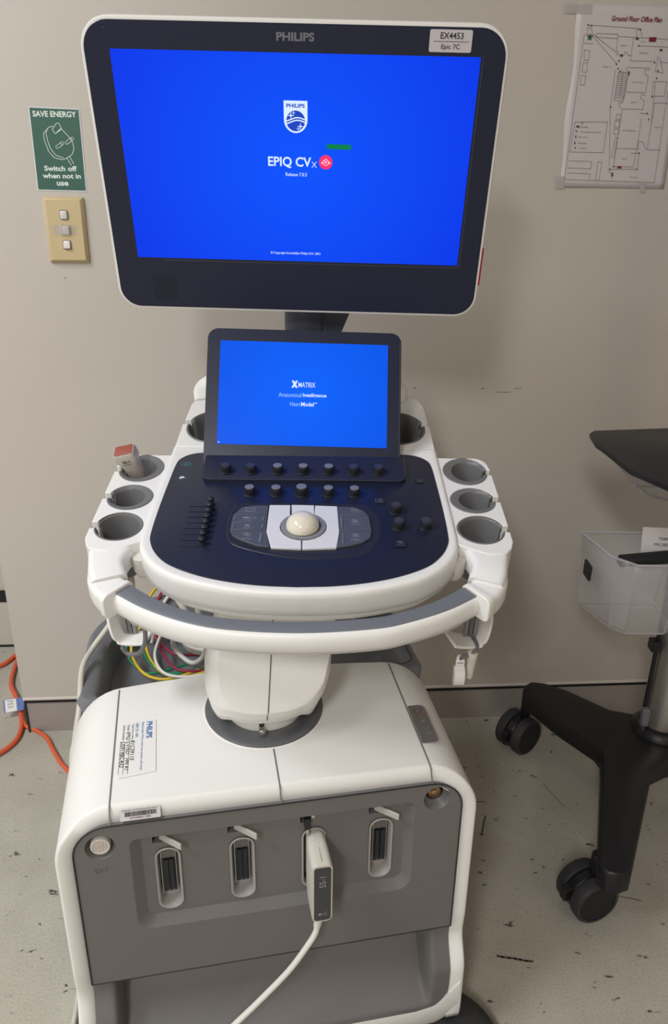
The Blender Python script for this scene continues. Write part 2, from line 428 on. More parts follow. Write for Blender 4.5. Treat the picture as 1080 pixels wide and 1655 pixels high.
# service label
bm = NB(); prism(bm, [(-.200, .040), (-.152, .046), (-.153, .147), (-.183, .147), (-.200, .142)], .0003, .0008)
sl = obj('service_label', bm, LABELW, bh, TOPM, 0, label='white service sticker with blue heading and handwriting')
bm = NB()
textbm(bm, 'PHILIPS', -.166, .1435, .0335, .0082, .0011, .03, rot=-90)
textbm(bm, "Need help? We're only one phone call away", -.1735, .1435, .093, .0042, .0011, .005, rot=-90)
textbm(bm, '1800 251 400', -.181, .1425, .028, .004, .0011, .005, rot=-90)
obj('printed_heading', bm, TXTB, sl, TOPM, 0)
bm = NB()
for xx, s in ((-.1865, 'Equipment number'), (-.1925, 'Model'), (-.1985, 'Serial Number')):
    textbm(bm, s, xx, .1405, .03 if len(s) > 8 else .011, .0032, .0011, rot=-90)
textbm(bm, '81C39115', -.187, .109, .039, .0058, .0011, .012, .3, -90)
textbm(bm, 'EPIQ CV7ED   HN R1', -.1935, .127, .074, .0056, .0011, .012, .3, -90)
textbm(bm, 'US919BC432', -.2, .108, .049, .0058, .0011, .012, .3, -90)
for xx in (-.1885, -.1945, -.2005): stroke(bm, [(xx, .108), (xx, .047)], .0006, .0010)
obj('handwriting', bm, TXTK, sl, TOPM, 0)
# barcode sticker on the front lip
LIPM = BM @ Matrix.Translation((0, .0225, -.003)) @ rotm('X', 58)
bm = NB(); prism(bm, rrect(-.196, -.146, -.0155, -.0015, .001, 2), .0003, .0009)
bc = obj('barcode_sticker', bm, mat('barcode_paper', (.56, .52, .53), .45), bh, LIPM, 0, label='silver grey sticker with black bars')
bm = NB(); xx = -.190
while xx < -.152:
    w = random.choice((.0004, .0007, .0011)); flat(bm, [(xx, -.0105), (xx+w, -.0105), (xx+w, -.0050), (xx, -.0050)], .0013); xx += w + random.choice((.0004, .0006))
textbm(bm, 'ACH00001128A', -.184, -.0137, .026, .0024, .0013)
textbm(bm, 'PHILIPS ULTRASOUND INC', -.193, -.0040, .043, .0016, .0013)
obj('barcode', bm, TXTK, bc, LIPM, 0)
# status indicator strip
bm = NB(); prism(bm, rrect(.2145, .2385, .039, .116, [.001, .004, .009, .001], 4), .0002, .0016)
sp = obj('status_panel', bm, mat('status_grey', (.14, .132, .128), .4), bh, TOPM, 30)
bm = NB()
stroke(bm, catmull([(.221, .107), (.2205, .101), (.2245, .0985), (.2305, .1), (.2325, .105)], 4), .0007, .002, 1); stroke(bm, [(.2205, .107), (.233, .107)], .0007, .002, 1); stroke(bm, [(.222, .1045), (.222, .0985)], .0006, .002, 1); stroke(bm, [(.231, .1045), (.231, .0985)], .0006, .002, 1)
stroke(bm, [(.222, .094), (.232, .0945)], .0006, .002, 1); stroke(bm, [(.222, .0935), (.2225, .090), (.226, .0895)], .0006, .002, 1); stroke(bm, [(.232, .094), (.232, .09)], .0006, .002, 1)
stroke(bm, [(.2245, .083), (.2305, .078)], .0007, .002); stroke(bm, [(.2305, .083), (.2245, .078)], .0007, .002)
stroke(bm, catmull([(.225, .068), (.2265, .0645), (.2305, .0655), (.231, .069)], 4), .0007, .002)
stroke(bm, catmull([(.226, .056), (.2275, .0525), (.231, .0535), (.232, .057)], 4), .0007, .002); flat(bm, circ(.0011, 10, (.227, .0572)), .002)
obj('status_symbols', bm, [TXTS, mat('symbol_red', (.28, .06, .05), .5)], sp, TOPM, 0)

# ---- dark grey front panel
def fm(y=0): return BM @ Matrix.Translation((0, y, 0)) @ rotm('X', 90)       # front frame: x right, y up, z toward the viewer
FP = fm(.0125)
PX = .2575
ptop = -.0195
out = [(-PX, -.292), (PX, -.292)] + [(PX - .045 + .045*math.cos(.5*PI*i/8), ptop - .045 + .045*math.sin(.5*PI*i/8)) for i in range(9)] + [(-PX + .045 - .045*math.sin(.5*PI*i/8), ptop - .045 + .045*math.cos(.5*PI*i/8)) for i in range(9)]
bm = NB(); prism(bm, out, -.03, 0)
fp = obj('front_panel', bm, GREY, US, FP, 30)
cut = []
bm = NB(); a = rrect(-.189, .191, -.2045, -.046, [.022, .022, .012, .012]); b = rrect(-.1745, .1785, -.190, -.0475, [.012, .012, .008, .008]); loft(bm, [[(x, y, .0006) for x, y in a], [(x, y, -.0105) for x, y in b]])
cut.append(cutter(bm, FP))
SX = (-.1425, -.0455, .0515, .146)
SZ = -.1285
for sx in SX:
    bm = NB(); prism(bm, rrect(sx-.0165, sx+.0165, SZ-.0525, SZ+.0525, .0145), -.026, -.005); cut.append(cutter(bm, FP))
    bm = NB(); box(bm, sx-.018, sx-.004, -.0665, -.0535, -.028, -.005); cut.append(cutter(bm, FP))
for sx, sz in ((-.2235, -.052), (.221, -.0455)):
    bm = NB(); lathe(bm, [(.0195, .001), (.0165, -.008), (.0125, -.012), (.0125, -.02)], 28, M=Matrix.Translation((sx, sz, 0))); cut.append(cutter(bm, FP))
carve(fp, cut)
bm = NB(); gp_ = [(-PX, -.292)] + [(-x, y) for x, y in out[2:11]][0:0] + list(reversed(out[2:])) + [(PX, -.292)]
tube(bm, [(x, y, .0004) for x, y in gp_[1:-1]], .0011, 6)
tube(bm, [(-PX, ptop - .045, .0004), (-PX, -.292, .0004)], .0011, 6); tube(bm, [(PX, ptop - .045, .0004), (PX, -.292, .0004)], .0011, 6)
obj('panel_outline', bm, DARK, fp, FP, 60)
bm = NB(); tube(bm, [(-PX, -.2928, .0), (PX, -.2928, .0)], .0009, 6); obj('fold_line', bm, DARK, fp, FP, 60)
# fold line and faint EXT marking
bm = NB(); textbm(bm, 'EXT', -.233, -.0935, .0165, .0068, .0004, .0)
obj('port_lettering', bm, mat('ext_print', (.105, .1, .1), .5), fp, FP, 0)
# lower scooped panel as a height field
bm = NB(); NX, NZ = 90, 60; V = []
zt, zb = -.2935, -.446
def scoop(x, z):
    y = fy(z)
    s = min(1, max(0, (.230 - abs(x))/.010)); s = s*s*(3-2*s)
    t = (z + .298)/(-.434 + .298)
    if 0 < t < 1:
        d = (min(1, t/.04)) * (1 - max(0, (t - .30)/.70)**1.6)
        y += .060*s*d
    return y
for j in range(NZ+1):
    t = j/NZ; t = t**1.15; z = zt + (zb - zt)*t
    row = []
    for i in range(NX+1):
        w = PX if z > -.396 else PX - .05*(1 - math.sqrt(max(0, 1 - ((-.396 - z)/.05)**2)))
        x = -w + 2*w*i/NX
        # denser columns at the sides
        x = w*math.copysign(abs(x/w)**.7, x)
        row.append(bm.verts.new((x, scoop(x, z) - .0005, z)))
    V.append(row)
for a, b in zip(V, V[1:]):
    for i in range(NX): bm.faces.new((a[i], a[i+1], b[i+1], b[i]))
lp = obj('lower_panel', bm, GREY, US, BM, 60)
# white foot bar under the panel
bm = NB()
rg = []
for x in [-.275 + .55*i/16 for i in range(17)]:
    e = max(0, abs(x) - .2075)/.0675; up = .050*(1 - math.sqrt(max(0, 1 - min(1, e)**2)))
    rg.append([(x, fy(-.45) + .02, -.4435 + up), (x, fy(-.45) - .001, -.4445 + up), (x, fy(-.46) - .002, -.450 + up), (x, fy(-.48) - .003, -.476 + up*.6), (x, fy(-.5) + .001, -.494 + up*.5), (x, .05, -.496 + up*.5)])
loft(bm, rg, True, True, closed=False)
ft = obj('foot_bar', bm, WHITE, US, BM, 50)
ft.modifiers.new('s', 'SOLIDIFY').thickness = .003
# connector sockets
def rr3(sx, w, h, r, z): return [(x, y, z) for x, y in rrect(sx-w, sx+w, SZ-h, SZ+h, r)]
for k, sx in enumerate(SX):
    bm = NB()
    loft(bm, [rr3(sx, .0165, .0525, .0145, -.0095), rr3(sx, .0168, .053, .0148, -.0082), rr3(sx, .016, .052, .014, -.0072), rr3(sx, .0142, .0505, .0125, -.0078), rr3(sx, .0132, .049, .012, -.012), rr3(sx, .0118, .047, .011, -.0255)], False, True)
    so = obj('connector_socket', bm, SOCK, US, FP, 40)
    bm = NB(); box(bm, sx-.0092, sx+.0088, SZ-.030, SZ+.0415, -.0255, -.0165)
    box(bm, sx-.0092, sx+.0088, SZ+.0415-.012, SZ+.0425, -.0165, -.0155, 1)
    for q in (-.0062, .0008): box(bm, sx+q, sx+q+.0052, SZ-.023, SZ+.028, -.0165, -.0125)
    box(bm, sx-.0101, sx-.0093, SZ-.032, SZ+.043, -.0255, -.0150, 2); box(bm, sx+.0089, sx+.0096, SZ-.032, SZ+.043, -.0255, -.0150, 2)
    for q in (-.0018, .004): lathe(bm, [(.0012, -.0165), (.0012, -.0155)], 8, mi=1, M=Matrix.Translation((sx+q, SZ-.027, 0)))
    obj('contact_block', bm, [mat('contact_black', (.012, .014, .022), .35), mat('contact_grey', (.13, .12, .115), .5), STEEL], so, FP, 30)
    bm = NB()
    if k != 2:
        ML = Matrix.Translation((sx-.008, -.060, -.012)) @ rotm('Y', 38)
        prism(bm, [(-.004, -.0052), (.031, -.0048), (.0335, -.0046), (.0335, .0046), (.031, .0048), (-.004, .0052)], -.0012, .0012, M=Matrix.Translation((sx-.006, -.0598, -.013)) @ rotm('Y', -42))
        obj('latch_lever', bm, LEVER, so, FP, 30, bevel=.0004)
    else:
        ML = Matrix.Translation((sx-.0095, -.060, -.012))
        box(bm, -.0035, .0035, -.012, .006, .0, .010, 0, ML); box(bm, -.0018, .0022, -.0235, -.010, .005, .0085, 1, ML); box(bm, .006, .0115, .0005, .0055, -.002, .0035, 1, ML)
        obj('latch_lever', bm, [BLACK, STEEL], so, FP, 30, bevel=.0006)
# round ports
for k, (sx, sz) in enumerate(((-.2235, -.052), (.221, -.0455))):
    Mp = Matrix.Translation((sx, sz, 0))
    bm = NB()
    if k == 0:
        lathe(bm, [(.0125, -.0125), (.0125, -.002), (.0118, -.0008), (.0098, -.0008), (.0093, -.002)], 28, M=Mp)
        rp = obj('round_port', bm, mat('port_white', (.60, .56, .53), .4), US, FP, 40)
        bm = NB(); lathe(bm, [(.0093, -.004), (.0093, -.0022)], 24, M=Mp)
        for rr, nn in ((.0, 1), (.0036, 6), (.0069, 11)):
            for q in range(nn): lathe(bm, [(.0012, -.0022), (.0010, -.0006)], 8, mi=1, M=Mp @ Matrix.Translation((rr*math.cos(2*PI*q/nn), rr*math.sin(2*PI*q/nn), 0)))
        obj('pin_block', bm, [PINB, mat('pin_light', (.62, .52, .45), .4)], rp, FP, 40)
    else:
        lathe(bm, [(.0122, -.0195), (.0122, -.014), (.0108, -.013), (.0095, -.014), (.0095, -.018)], 28, M=Mp)
        rp = obj('round_port', bm, BLACK, US, FP, 40)
        bm = NB(); lathe(bm, [(.0088, -.019), (.0088, -.0125), (.0074, -.012), (.0068, -.015)], 24, M=Mp); lathe(bm, [(.0042, -.019), (.0042, -.012), (.003, -.0115)], 20, M=Mp)
        obj('coaxial_contact', bm, BRASS, rp, FP, 40)
# dark wheel fenders at the foot
for sg in (1, -1):
    bm = NB(); rings = []
    for z, k in ((-.5285, .97), (-.515, 1.0), (-.503, .98), (-.492, .88), (-.487, .68), (-.485, .4)):
        rings.append([(sg*(.262 if sg > 0 else .225) + .081*k*math.cos(a), -.028 + .098*k*math.sin(a), z) for a in [2*PI*i/40 for i in range(40)]])
    loft(bm, rings)
    obj('wheel_fender', bm, mat('fender_dark', (.035, .035, .038), .45, var=.05), US, BM, 50)
    Mw = Matrix.Translation((sg*.225, .50, -.5285 + .055)) @ rotm('Y', 90)
    bm = NB(); lathe(bm, [(.050, -.02), (.055, -.015), (.055, .015), (.050, .02)], 32, M=Mw); obj('rear_wheel', bm, TYRE, US, BM, 40)
# rear cable tray
bm = NB(); rings = []
for ins, z, dy in ((.0, -.43, 0), (.0, -.05, 0), (-.004, -.008, 0), (.004, .002, 0), (.020, .0, 0), (.03, -.01, 0), (.036, -.06, .0), (.05, -.066, .0)):
    rings.append([(x, y, z) for x, y in rrect(-.272+ins, .272-ins, .255+ins*.2, .585-ins, [.02, .02, .15, .15], 8)])
loft(bm, rings, False, True)
rt = obj('rear_tray', bm, TRAYG, US, BM, 40)
bm = NB(); rings = []
for ins, z in ((.0145, .0022), (.0160, .0022)):
    pass
P = [(x, y, .0024) for x, y in rrect(-.262, .262, .27, .575, [.02, .02, .14, .14], 8)]
tube(bm, P[7:26], .0007, 6)
obj('tray_seam', bm, DARK, rt, BM, 40)

# ---- column
cx, cy = .004, .181
cz = topz(cy)
CB = BM @ Matrix.Translation((cx, cy, cz)) @ rotm('X', 4.6)
bm = NB(); lathe(bm, [(.055, .0006), (.0865, .0006), (.0865, .0022), (.085, .003), (.055, .003)], 64, cap0=False, cap1=True)
co = obj('column', bm, COLLAR, US, CB, 40, label='swivel column on its grey round collar')
bm = NB(); lathe(bm, [(.0905, .0002), (.0885, .0012), (.0872, .0012)], 64, cap0=False, cap1=False)
obj('collar_edge', bm, WHITE2, co, CB, 50)
def sup(hx, hyf, hyb, e, z, dx=0, dy=0, n=48):
    P = []
    for i in range(n):
        a = 2*PI*i/n; c, s = math.cos(a), math.sin(a)
        P.append((dx + hx*math.copysign(abs(c)**(2/e), c), dy + (hyb if s > 0 else hyf)*math.copysign(abs(s)**(2/e), s), z))
    return P
bm = NB()
loft(bm, [sup(.056, .056, .056, 2.1, .003), sup(.057, .057, .057, 2.1, .008), sup(.057, .057, .057, 2.1, .05)])
obj('inner_hub', bm, WHITE2, co, CB, 50)
LV = ((.012, .0745, .070, .072, 2.4, 0, 0), (.03, .0800, .076, .078, 2.5, 0, 0), (.058, .0868, .083, .084, 2.7, .002, 0), (.085, .0885, .084, .086, 2.8, .005, 0), (.11, .0870, .082, .086, 2.7, .009, .004), (.16, .0835, .078, .085, 2.6, .02, .015), (.22, .080, .074, .083, 2.5, .034, .032), (.28, .078, .07, .08, 2.4, .046, .05))
def level(z):
    for a, b in zip(LV, LV[1:]):
        if z <= b[0]:
            t = (z - a[0])/(b[0] - a[0]); return [u + (v-u)*t for u, v in zip(a, b)]
    return LV[-1]
def ss(a, b, x): t = max(0, min(1, (x-a)/(b-a))); return t*t*(3-2*t)
def front_cut(z): return -.0835 + max(0, z - .052)*.60
bm = NB(); rings = []
NL = 90
for q in range(-1, NL+1):
    z0 = .012 + .268*max(0, q)/NL
    _, hx, hf, hb, e, dx, dy = level(z0)
    if q < 0: hx -= .006; hf -= .006; hb -= .006
    rg = []
    for x, y, z in sup(hx, hf, hb, e, z0, dx, dy, 240):
        if y < 0:
            rim = .015 + .015*ss(.072, .046, abs(x + .004))
            if z0 < .07: z = rim + (z0 - .012)*(.07 - rim)/(.07 - .012)
            if z > .045: y = max(y, front_cut(z))
        rg.append((x, y, z))
    rings.append(rg)
loft(bm, rings, False, True)
cs = obj('column_shroud', bm, WHITE, co, CB, 22)
def shroud_y(x, z):
    best = None
    for rg in rings[1:]:
        for p in rg:
            if p[1] < .02:
                d = (p[0]-x)**2 + (p[2]-z)**2
                if best is None or d < best[0]: best = (d, p[1])
    return best[1]
bm = NB(); pts = []
for i in range(15):
    z = .040 + .125*i/14; x = -.004 + .14*max(0, z-.05); pts.append((x, front_cut(z) - .0004 if z > .056 else shroud_y(x, z) - .0003, z))
tube(bm, pts, .0009, 6)
obj('shroud_seam', bm, SEAM, co, CB, 60)
MK = CB @ Matrix.Translation((-.010, -.0575, .012)) @ rotm('X', 90)
bm = NB(); lathe(bm, [(.0042, -.006), (.0042, .004), (.005, .0045), (.0052, .011), (.0044, .0122), (.0024, .0122), (.0022, .009)], 20); box(bm, -.0035, .0035, .003, .009, -.006, .0012, 1)
obj('lock_knob', bm, [STEEL, DARK], co, MK, 40)

# ---- console body
wh = [(.206, .058), (.2072, -.02), (.2082, -.08), (.2092, -.145), (.2088, -.185), (.205, -.207), (.194, -.229), (.175, -.250), (.145, -.269), (.091, -.286), (.045, -.2925), (0, -.2945)]
bl = [(0, .0405), (.10, .0405), (.152, .039), (.175, .034), (.189, .022), (.195, .004), (.1975, -.05), (.1992, -.115), (.199, -.172), (.196, -.195), (.185, -.219), (.165, -.2415), (.131, -.2605), (.092, -.2735), (.047, -.2815), (0, -.284)]
def mirr(h, n=5):
    r = catmull(h, n); l = [Vector((-p.x, p.y)) for p in reversed(r)]
    return [(p.x, p.y) for p in r] + [(p.x, p.y) for p in l[1:]]
WO = mirr(wh); BO = mirr(bl)[:-1]
def ring(pts, off, z): return [(x, y, z) for x, y in offset(pts, off)]
bm = NB()
rings = [ring(WO, -.0095, .0), ring(WO, -.004, .0014), ring(WO, 0, .0006), ring(WO, .0022, -.002), ring(WO, .0032, -.008), ring(WO, .0028, -.026), ring(WO, .0012, -.0335), ring(WO, .0008, -.0345), ring(WO, -.002, -.043), ring(WO, -.012, -.056), ring(WO, -.03, -.066)]
# keep the straight rear edge where the seam to the rear housing is
rings = [[(x, min(y, .058), z) for x, y, z in r] for r in rings]
loft(bm, rings, True, True)
cb = obj('console_body', bm, WHITE, US, CM, 45)
bm = NB(); e = ring(WO, .0024, -.0338); e = e[3:-3]; tube(bm, e, .0006, 6)
obj('body_seam', bm, mat('seam_soft', (.36, .34, .32), .6), cb, CM, 60)
# ---- control panel
bm = NB(); loft(bm, [ring(BO, 0, -.001), ring(BO, 0, .0012), ring(BO, -.0008, .0016)], False, True)
cp = obj('control_panel', bm, NAVY, US, CM, 30)
wl = catmull([(-.0930, -.116), (-.098, -.142), (-.0955, -.184), (-.078, -.205), (-.018, -.2255), (.034, -.2285), (.086, -.2175), (.1035, -.188), (.108, -.153), (.098, -.117), (.073, -.1045), (-.076, -.1045)], 5, True)
wl = [(p.x, p.y) for p in wl]
bm = NB(); loft(bm, [ring(wl, .0012, .0016), ring(wl, .0004, .0023), ring(wl, -.0012, .0023), ring(wl, -.007, .0018), ring(wl, -.0085, .0018)], False, True)
obj('key_well', bm, mat('well_dark', (.02, .021, .027), .35), cp, CM, 50)
def key(name, pts, z0, z1, m, b=.0008): 
    bm = NB(); prism(bm, pts, z0, z1); return obj(name, bm, m, cp, CM, 30, bevel=b)
Z0, Z1 = .0015, .0052
def arcpts(cx, cy, r, a0, a1, n=10): return [(cx + r*math.cos(R(a0 + (a1-a0)*i/n)), cy + r*math.sin(R(a0 + (a1-a0)*i/n))) for i in range(n+1)]
bx, by = .0045, -.163
key('white_button', [(-.0445, -.112), (-.0152, -.1115), (-.0148, -.1345)] + arcpts(bx, by, .0315, 124, 254) + [(.0028, -.1945), (.0032, -.2125), (-.036, -.2105), (-.0445, -.175)], Z0, Z1, BTNW)
key('white_button', [(-.0136, -.1115), (.0178, -.1122), (.0182, -.1345)] + arcpts(bx, by, .0315, 64, 122), Z0, Z1, BTNW)
key('white_button', [(.0194, -.1122), (.0505, -.1135), (.0530, -.175), (.0490, -.2095), (.0046, -.2125), (.0043, -.1945)] + arcpts(bx, by, .0315, 271, 423), Z0, Z1, BTNW)
bm = NB(); lathe(bm, [(.0306, .0016), (.0306, .0062), (.0285, .0070), (.0235, .0056), (.0232, .003)], 48, M=Matrix.Translation((bx, by, 0)))
obj('trackball_ring', bm, RINGG, cp, CM, 40)
bm = NB(); Mb = Matrix.Translation((bx-.001, by, .0058)); lathe(bm, [(.0226*math.cos(a), .0226*.86*math.sin(a)) for a in [.5*PI*i/12 for i in range(13)]], 40, M=Mb, cap0=False)
obj('trackball', bm, IVORY, cp, CM, 60)
lk = [[(-.0925, -.136), (-.083, -.1175), (-.064, -.1125), (-.046, -.1125), (-.0458, -.1355)], [(-.0935, -.1545), (-.0927, -.1370), (-.0458, -.1365), (-.0458, -.1545)], [(-.0935, -.1715), (-.0935, -.1555), (-.0458, -.1555), (-.0456, -.1710)], [(-.0935, -.1725), (-.0455, -.172), (-.038, -.2085), (-.055, -.2055), (-.078, -.193), (-.089, -.184)]]
rk = [[(.0515, -.1142), (.072, -.1142), (.086, -.122), (.0935, -.1355), (.0518, -.1350)], [(.0520, -.136), (.0938, -.1365), (.0965, -.1700), (.0535, -.1700)], [(.0535, -.171), (.0965, -.171), (.094, -.186), (.083, -.1975), (.066, -.204), (.0490, -.208), (.0535, -.178)]]
for q in lk + rk: key('grey_key', q, Z0, Z1 - .0004, KEYG, .0007)
for x0, x1, y0, y1 in ((-.0905, -.0885, -.150, -.141), (-.052, -.0495, -.150, -.141), (-.0905, -.0885, -.168, -.159), (-.052, -.0495, -.168, -.159), (-.0535, -.0495, -.2, -.180), (.0545, .0575, -.166, -.140), (.0565, .0585, -.203, -.177)):
    bm = NB(); prism(bm, rrect(x0, x1, y0, y1, .0008, 2), Z1-.0006, Z1+.0006)
    obj('key_ridge', bm, mat('ridge_grey', (.13, .14, .17), .35), cp, CM, 30)
bm = NB(); z = Z1 - .0001; w = .0007
stroke(bm, [(-.0775, -.1205), (-.0635, -.1205)], w, z); stroke(bm, [(-.0775, -.119), (-.0775, -.122)], w, z); stroke(bm, [(-.0635, -.119), (-.0635, -.122)], w, z)
textbm(bm, 'Measure', -.0775, -.1285, .014, .0028, z, .01)
textbm(bm, 'ABC', -.0795, -.1455, .0105, .0042, z, .03); stroke(bm, rrect(-.066, -.061, -.1455, -.1415, .0005, 1), .0005, z, closed=True); textbm(bm, '/ FREE', -.0775, -.1505, .011, .0026, z)
stroke(bm, [(-.074, -.159), (-.0685, -.1645)], .0011, z); stroke(bm, [(-.0685, -.159), (-.074, -.1645)], .0011, z); textbm(bm, 'Clear', -.0755, -.169, .009, .0026, z)
stroke(bm, rrect(-.071, -.066, -.186, -.181, .0006, 1), .0007, z, closed=True); stroke(bm, rrect(-.074, -.069, -.1835, -.1785, .0006, 1), .0007, z, closed=True); textbm(bm, 'Annotate', -.076, -.193, .013, .003, z)
stroke(bm, rrect(.0705, .0765, -.1235, -.119, .0006, 1), .0007, z, closed=True); flat(bm, [(.0775, -.123), (.0795, -.1235), (.0785, -.12)], z); textbm(bm, 'Acquire', .0705, -.1285, .011, .0026, z)
for q in range(3): stroke(bm, rrect(.070 + q*.0016, .0755 + q*.0016, -.150 - q*.0016, -.1455 - q*.0016, .0006, 1), .0006, z, closed=True)
textbm(bm, 'Acquire 1', .0695, -.1585, .014, .003, z)
for q in range(6): stroke(bm, [(.0745, -.182), (.0745 + .0048*math.cos(R(30+60*q)), -.182 + .0048*math.sin(R(30+60*q)))], .0008, z); flat(bm, circ(.0009, 8, (.0745 + .0048*math.cos(R(30+60*q)), -.182 + .0048*math.sin(R(30+60*q)))), z)
textbm(bm, 'Freeze', .0685, -.1935, .012, .0032, z, .01)
obj('key_lettering', bm, mat('key_print', (.30, .31, .34), .5), cp, CM, 0)
# rotary knobs
def knob(parent, M, r, h, top, ring_=False):
    bm = NB()
    lathe(bm, [(r*1.12, 0), (r*1.12, .0012), (r, .0018), (r*.985, h*.45), (r*.93, h*.47), (r*.93, h*.55), (r*.98, h*.57), (r*.96, h-.0012), (r*.88, h)], 28)
    lathe(bm, [(r*.78, h-.0002), (r*.78, h+.0004), (r*.70, h+.0005)], 28, mi=1, cap0=False)
    return obj('rotary_knob', bm, [KNOB, top], parent, M, 35)
for i, x in enumerate((-.0755, -.0375, -.0008, .0378, .0752)):
    knob(cp, CM @ Matrix.Translation((x, -.0785, .0014)), .0093 if i == 2 else .0083, .012 if i != 2 else .0135, KTOP)
for x, y in ((.132, -.1205), (.1335, -.1585), (.1705, -.1575)):
    knob(cp, CM @ Matrix.Translation((x, y, .0014)), .0085, .0125, KDARK)
# square keys with icons
for i, (x, y) in enumerate(((.1735, -.039), (.112, -.0945), (.133, -.1975))):
    bm = NB(); s = .0075 if i else .0065
    prism(bm, rrect(x-s, x+s, y-s*.95, y+s*.95, .0012, 3), .0012, .0042 if i == 2 else .0026)
    z = .0044 if i == 2 else .0028
    if i == 0:
        stroke(bm, circ(.002, 10, (x-.001, y+.0015)), .0005, z, 1, True); stroke(bm, [(x+.0005, y), (x+.003, y-.002)], .0005, z, 1); stroke(bm, [(x-.004, y-.0035), (x+.004, y-.0035)], .0006, z, 1)
    elif i == 1:
        stroke(bm, rrect(x-.0025, x+.0025, y-.001, y+.0045, .0005, 1), .0005, z, 1, True); stroke(bm, [(x-.0025, y+.002), (x+.0025, y+.002)], .0005, z, 1); stroke(bm, [(x-.004, y-.0035), (x+.004, y-.0035)], .0008, z, 1); stroke(bm, [(x-.0064, y-.005), (x-.0064, y+.004)], .0006, z, 1)
    else:
        for q in range(3): stroke(bm, rrect(x-.0032+q*.0013, x+.001+q*.0013, y+.0018-q*.0012, y+.0048-q*.0012, .0005, 1), .0005, z, 1, True)
        textbm(bm, 'Acquire 2', x-.0055, y-.0055, .011, .0024, z, 0, mi=1)
    obj('square_key', bm, [KNOB, TXTG], cp, CM, 0, bevel=0)
# power and hand symbols
bm = NB(); z = .0019
stroke(bm, arcpts(-.179, .0005, .003, 120, 420, 12), .0008, z); stroke(bm, [(-.179, .001), (-.179, .0042)], .0008, z)
stroke(bm, arcpts(-.179, .0005, .0068, -40, 220, 16), .0004, z)
obj('power_key', bm, EPOW, cp, CM, 0)
bm = NB(); flat(bm, catmull([(-.1835, -.0385, 0), (-.1825, -.0345, 0), (-.1785, -.0335, 0), (-.1765, -.0365, 0), (-.178, -.0385, 0), (-.1795, -.0375, 0), (-.1815, -.0405, 0)], 4, True), z); stroke(bm, [(-.1765, -.0365), (-.1745, -.0375)], .0007, z)
obj('hand_key', bm, EHAND, cp, CM, 0)
bm = NB(); stroke(bm, arcpts(-.178, -.037, .0075, 200, 400, 14), .0004, z); obj('key_outline', bm, TXTD, cp, CM, 0)
# gain sliders
for i in range(8):
    y = -.1125 - i*.01335
    bm = NB(); prism(bm, rrect(-.1567 + i*.0002, -.1225 + i*.0002, y-.0007, y+.0007, .0006, 2),   .0014, .00185)
    obj('slider_slot', bm, mat('slot_black', (.002, .002, .003), .7), cp, CM, 0)
    bm = NB(); M_ = Matrix.Translation((-.1268, y + .0045, 0)); lathe(bm, [(.0048, .0016), (.0046, .003), (.0034, .0055), (.0034, .0085), (.0043, .0100), (.0046, .0118), (.0038, .0134), (.0015, .0140)], 20, M=M_)
    obj('slider_knob', bm, KNOB, cp, CM, 50)

# ---- touch screen and its knob bar
KB = CM @ Matrix.Translation((.0015, -.001, .0016))
bm = NB(); o_ = rrect(-.1515, .1515, -.047, .012, [.013, .013, .002, .002])
loft(bm, [[(x, y, 0) for x, y in o_], [(x, y, .0045 + .006*max(0, (y+.047)/.06)) for x, y in o_], [(x*.993, y*.97, .0055 + .006*max(0, (y+.047)/.06)) for x, y in o_]], False, True)
kb = obj('knob_bar', bm, NAVY2, US, KB, 30)
bm = NB(); P = [(x, y, .0052 + .006*max(0, (y+.047)/.06)) for x, y in offset(o_, -.0004)]; tube(bm, P[-3:] + P[:15], .0004, 5)
obj('edge_line', bm, GLASSD, kb, KB, 60)
for i, x in enumerate((-.1165, -.079, -.0395, -.0015, .0365, .0735, .1105)):
    knob(kb, KB @ Matrix.Translation((x, -.0285, .0072)), .0083, .0115, KTOP if 2 <= i <= 4 else KDARK)
bm = NB(); o_ = rrect(-.1505, .1515, -.116, .1015, [.002, .002, .0165, .0165], 8)
loft(bm, [[(x*.95, y*.95, -.016) for x, y in o_], [(x, y, -.012) for x, y in o_], [(x, y, -.0018) for x, y in o_], [(x*.995, y*.995, -.0004) for x, y in o_]])
ts = obj('touch_screen', bm, NAVY, US, TM, 30)
bm = NB(); tube(bm, [(.1495, -.114, -.0003), (.1495, .086, -.0003)], .0006, 6); obj('edge_line', bm, GLASSD, ts, TM, 60)
bm = NB(); flat(bm, [(-.1305, -.0815), (.1305, -.0815), (.1305, .0815), (-.1305, .0815)], .0002); obj('display', bm, SCR2, ts, TM, 0, label='lit bright blue touch display')
bm = NB(); z = .0006
def lx(x0, y0, w, h):
    flat(bm, [(x0, y0+h), (x0+w*.36, y0+h), (x0+w, y0), (x0+w*.64, y0)], z); flat(bm, [(x0+w, y0+h), (x0+w*.66, y0+h), (x0+w*.5, y0+h*.62), (x0+w*.66, y0+h*.40)], z); flat(bm, [(x0, y0), (x0+w*.32, y0), (x0+w*.52, y0+h*.36), (x0+w*.36, y0+h*.6)], z)
lx(-.0185, .0095, .0098, .0112); textbm(bm, 'MATRIX', -.0078, .0105, .0262, .0078, z, .004)
textbm(bm, 'Intelligence', -.0003, -.0063, .0363, .0074, z, .018)
textbm(bm, 'Model', -.0028, -.0195, .0195, .0066, z, .016); textbm(bm, 'AI', .0175, -.0152, .004, .0026, z)
obj('display_lettering', bm, EW, ts, TM, 0)
bm = NB(); textbm(bm, 'Anatomical', -.038, -.0053, .0355, .0066, z); textbm(bm, 'Heart', -.02, -.0195, .0165, .0066, z)
flat(bm, rrect(-.129, -.126, -.0798, -.0778, .0005, 1), z)
obj('thin_lettering', bm, EW2, ts, TM, 0)

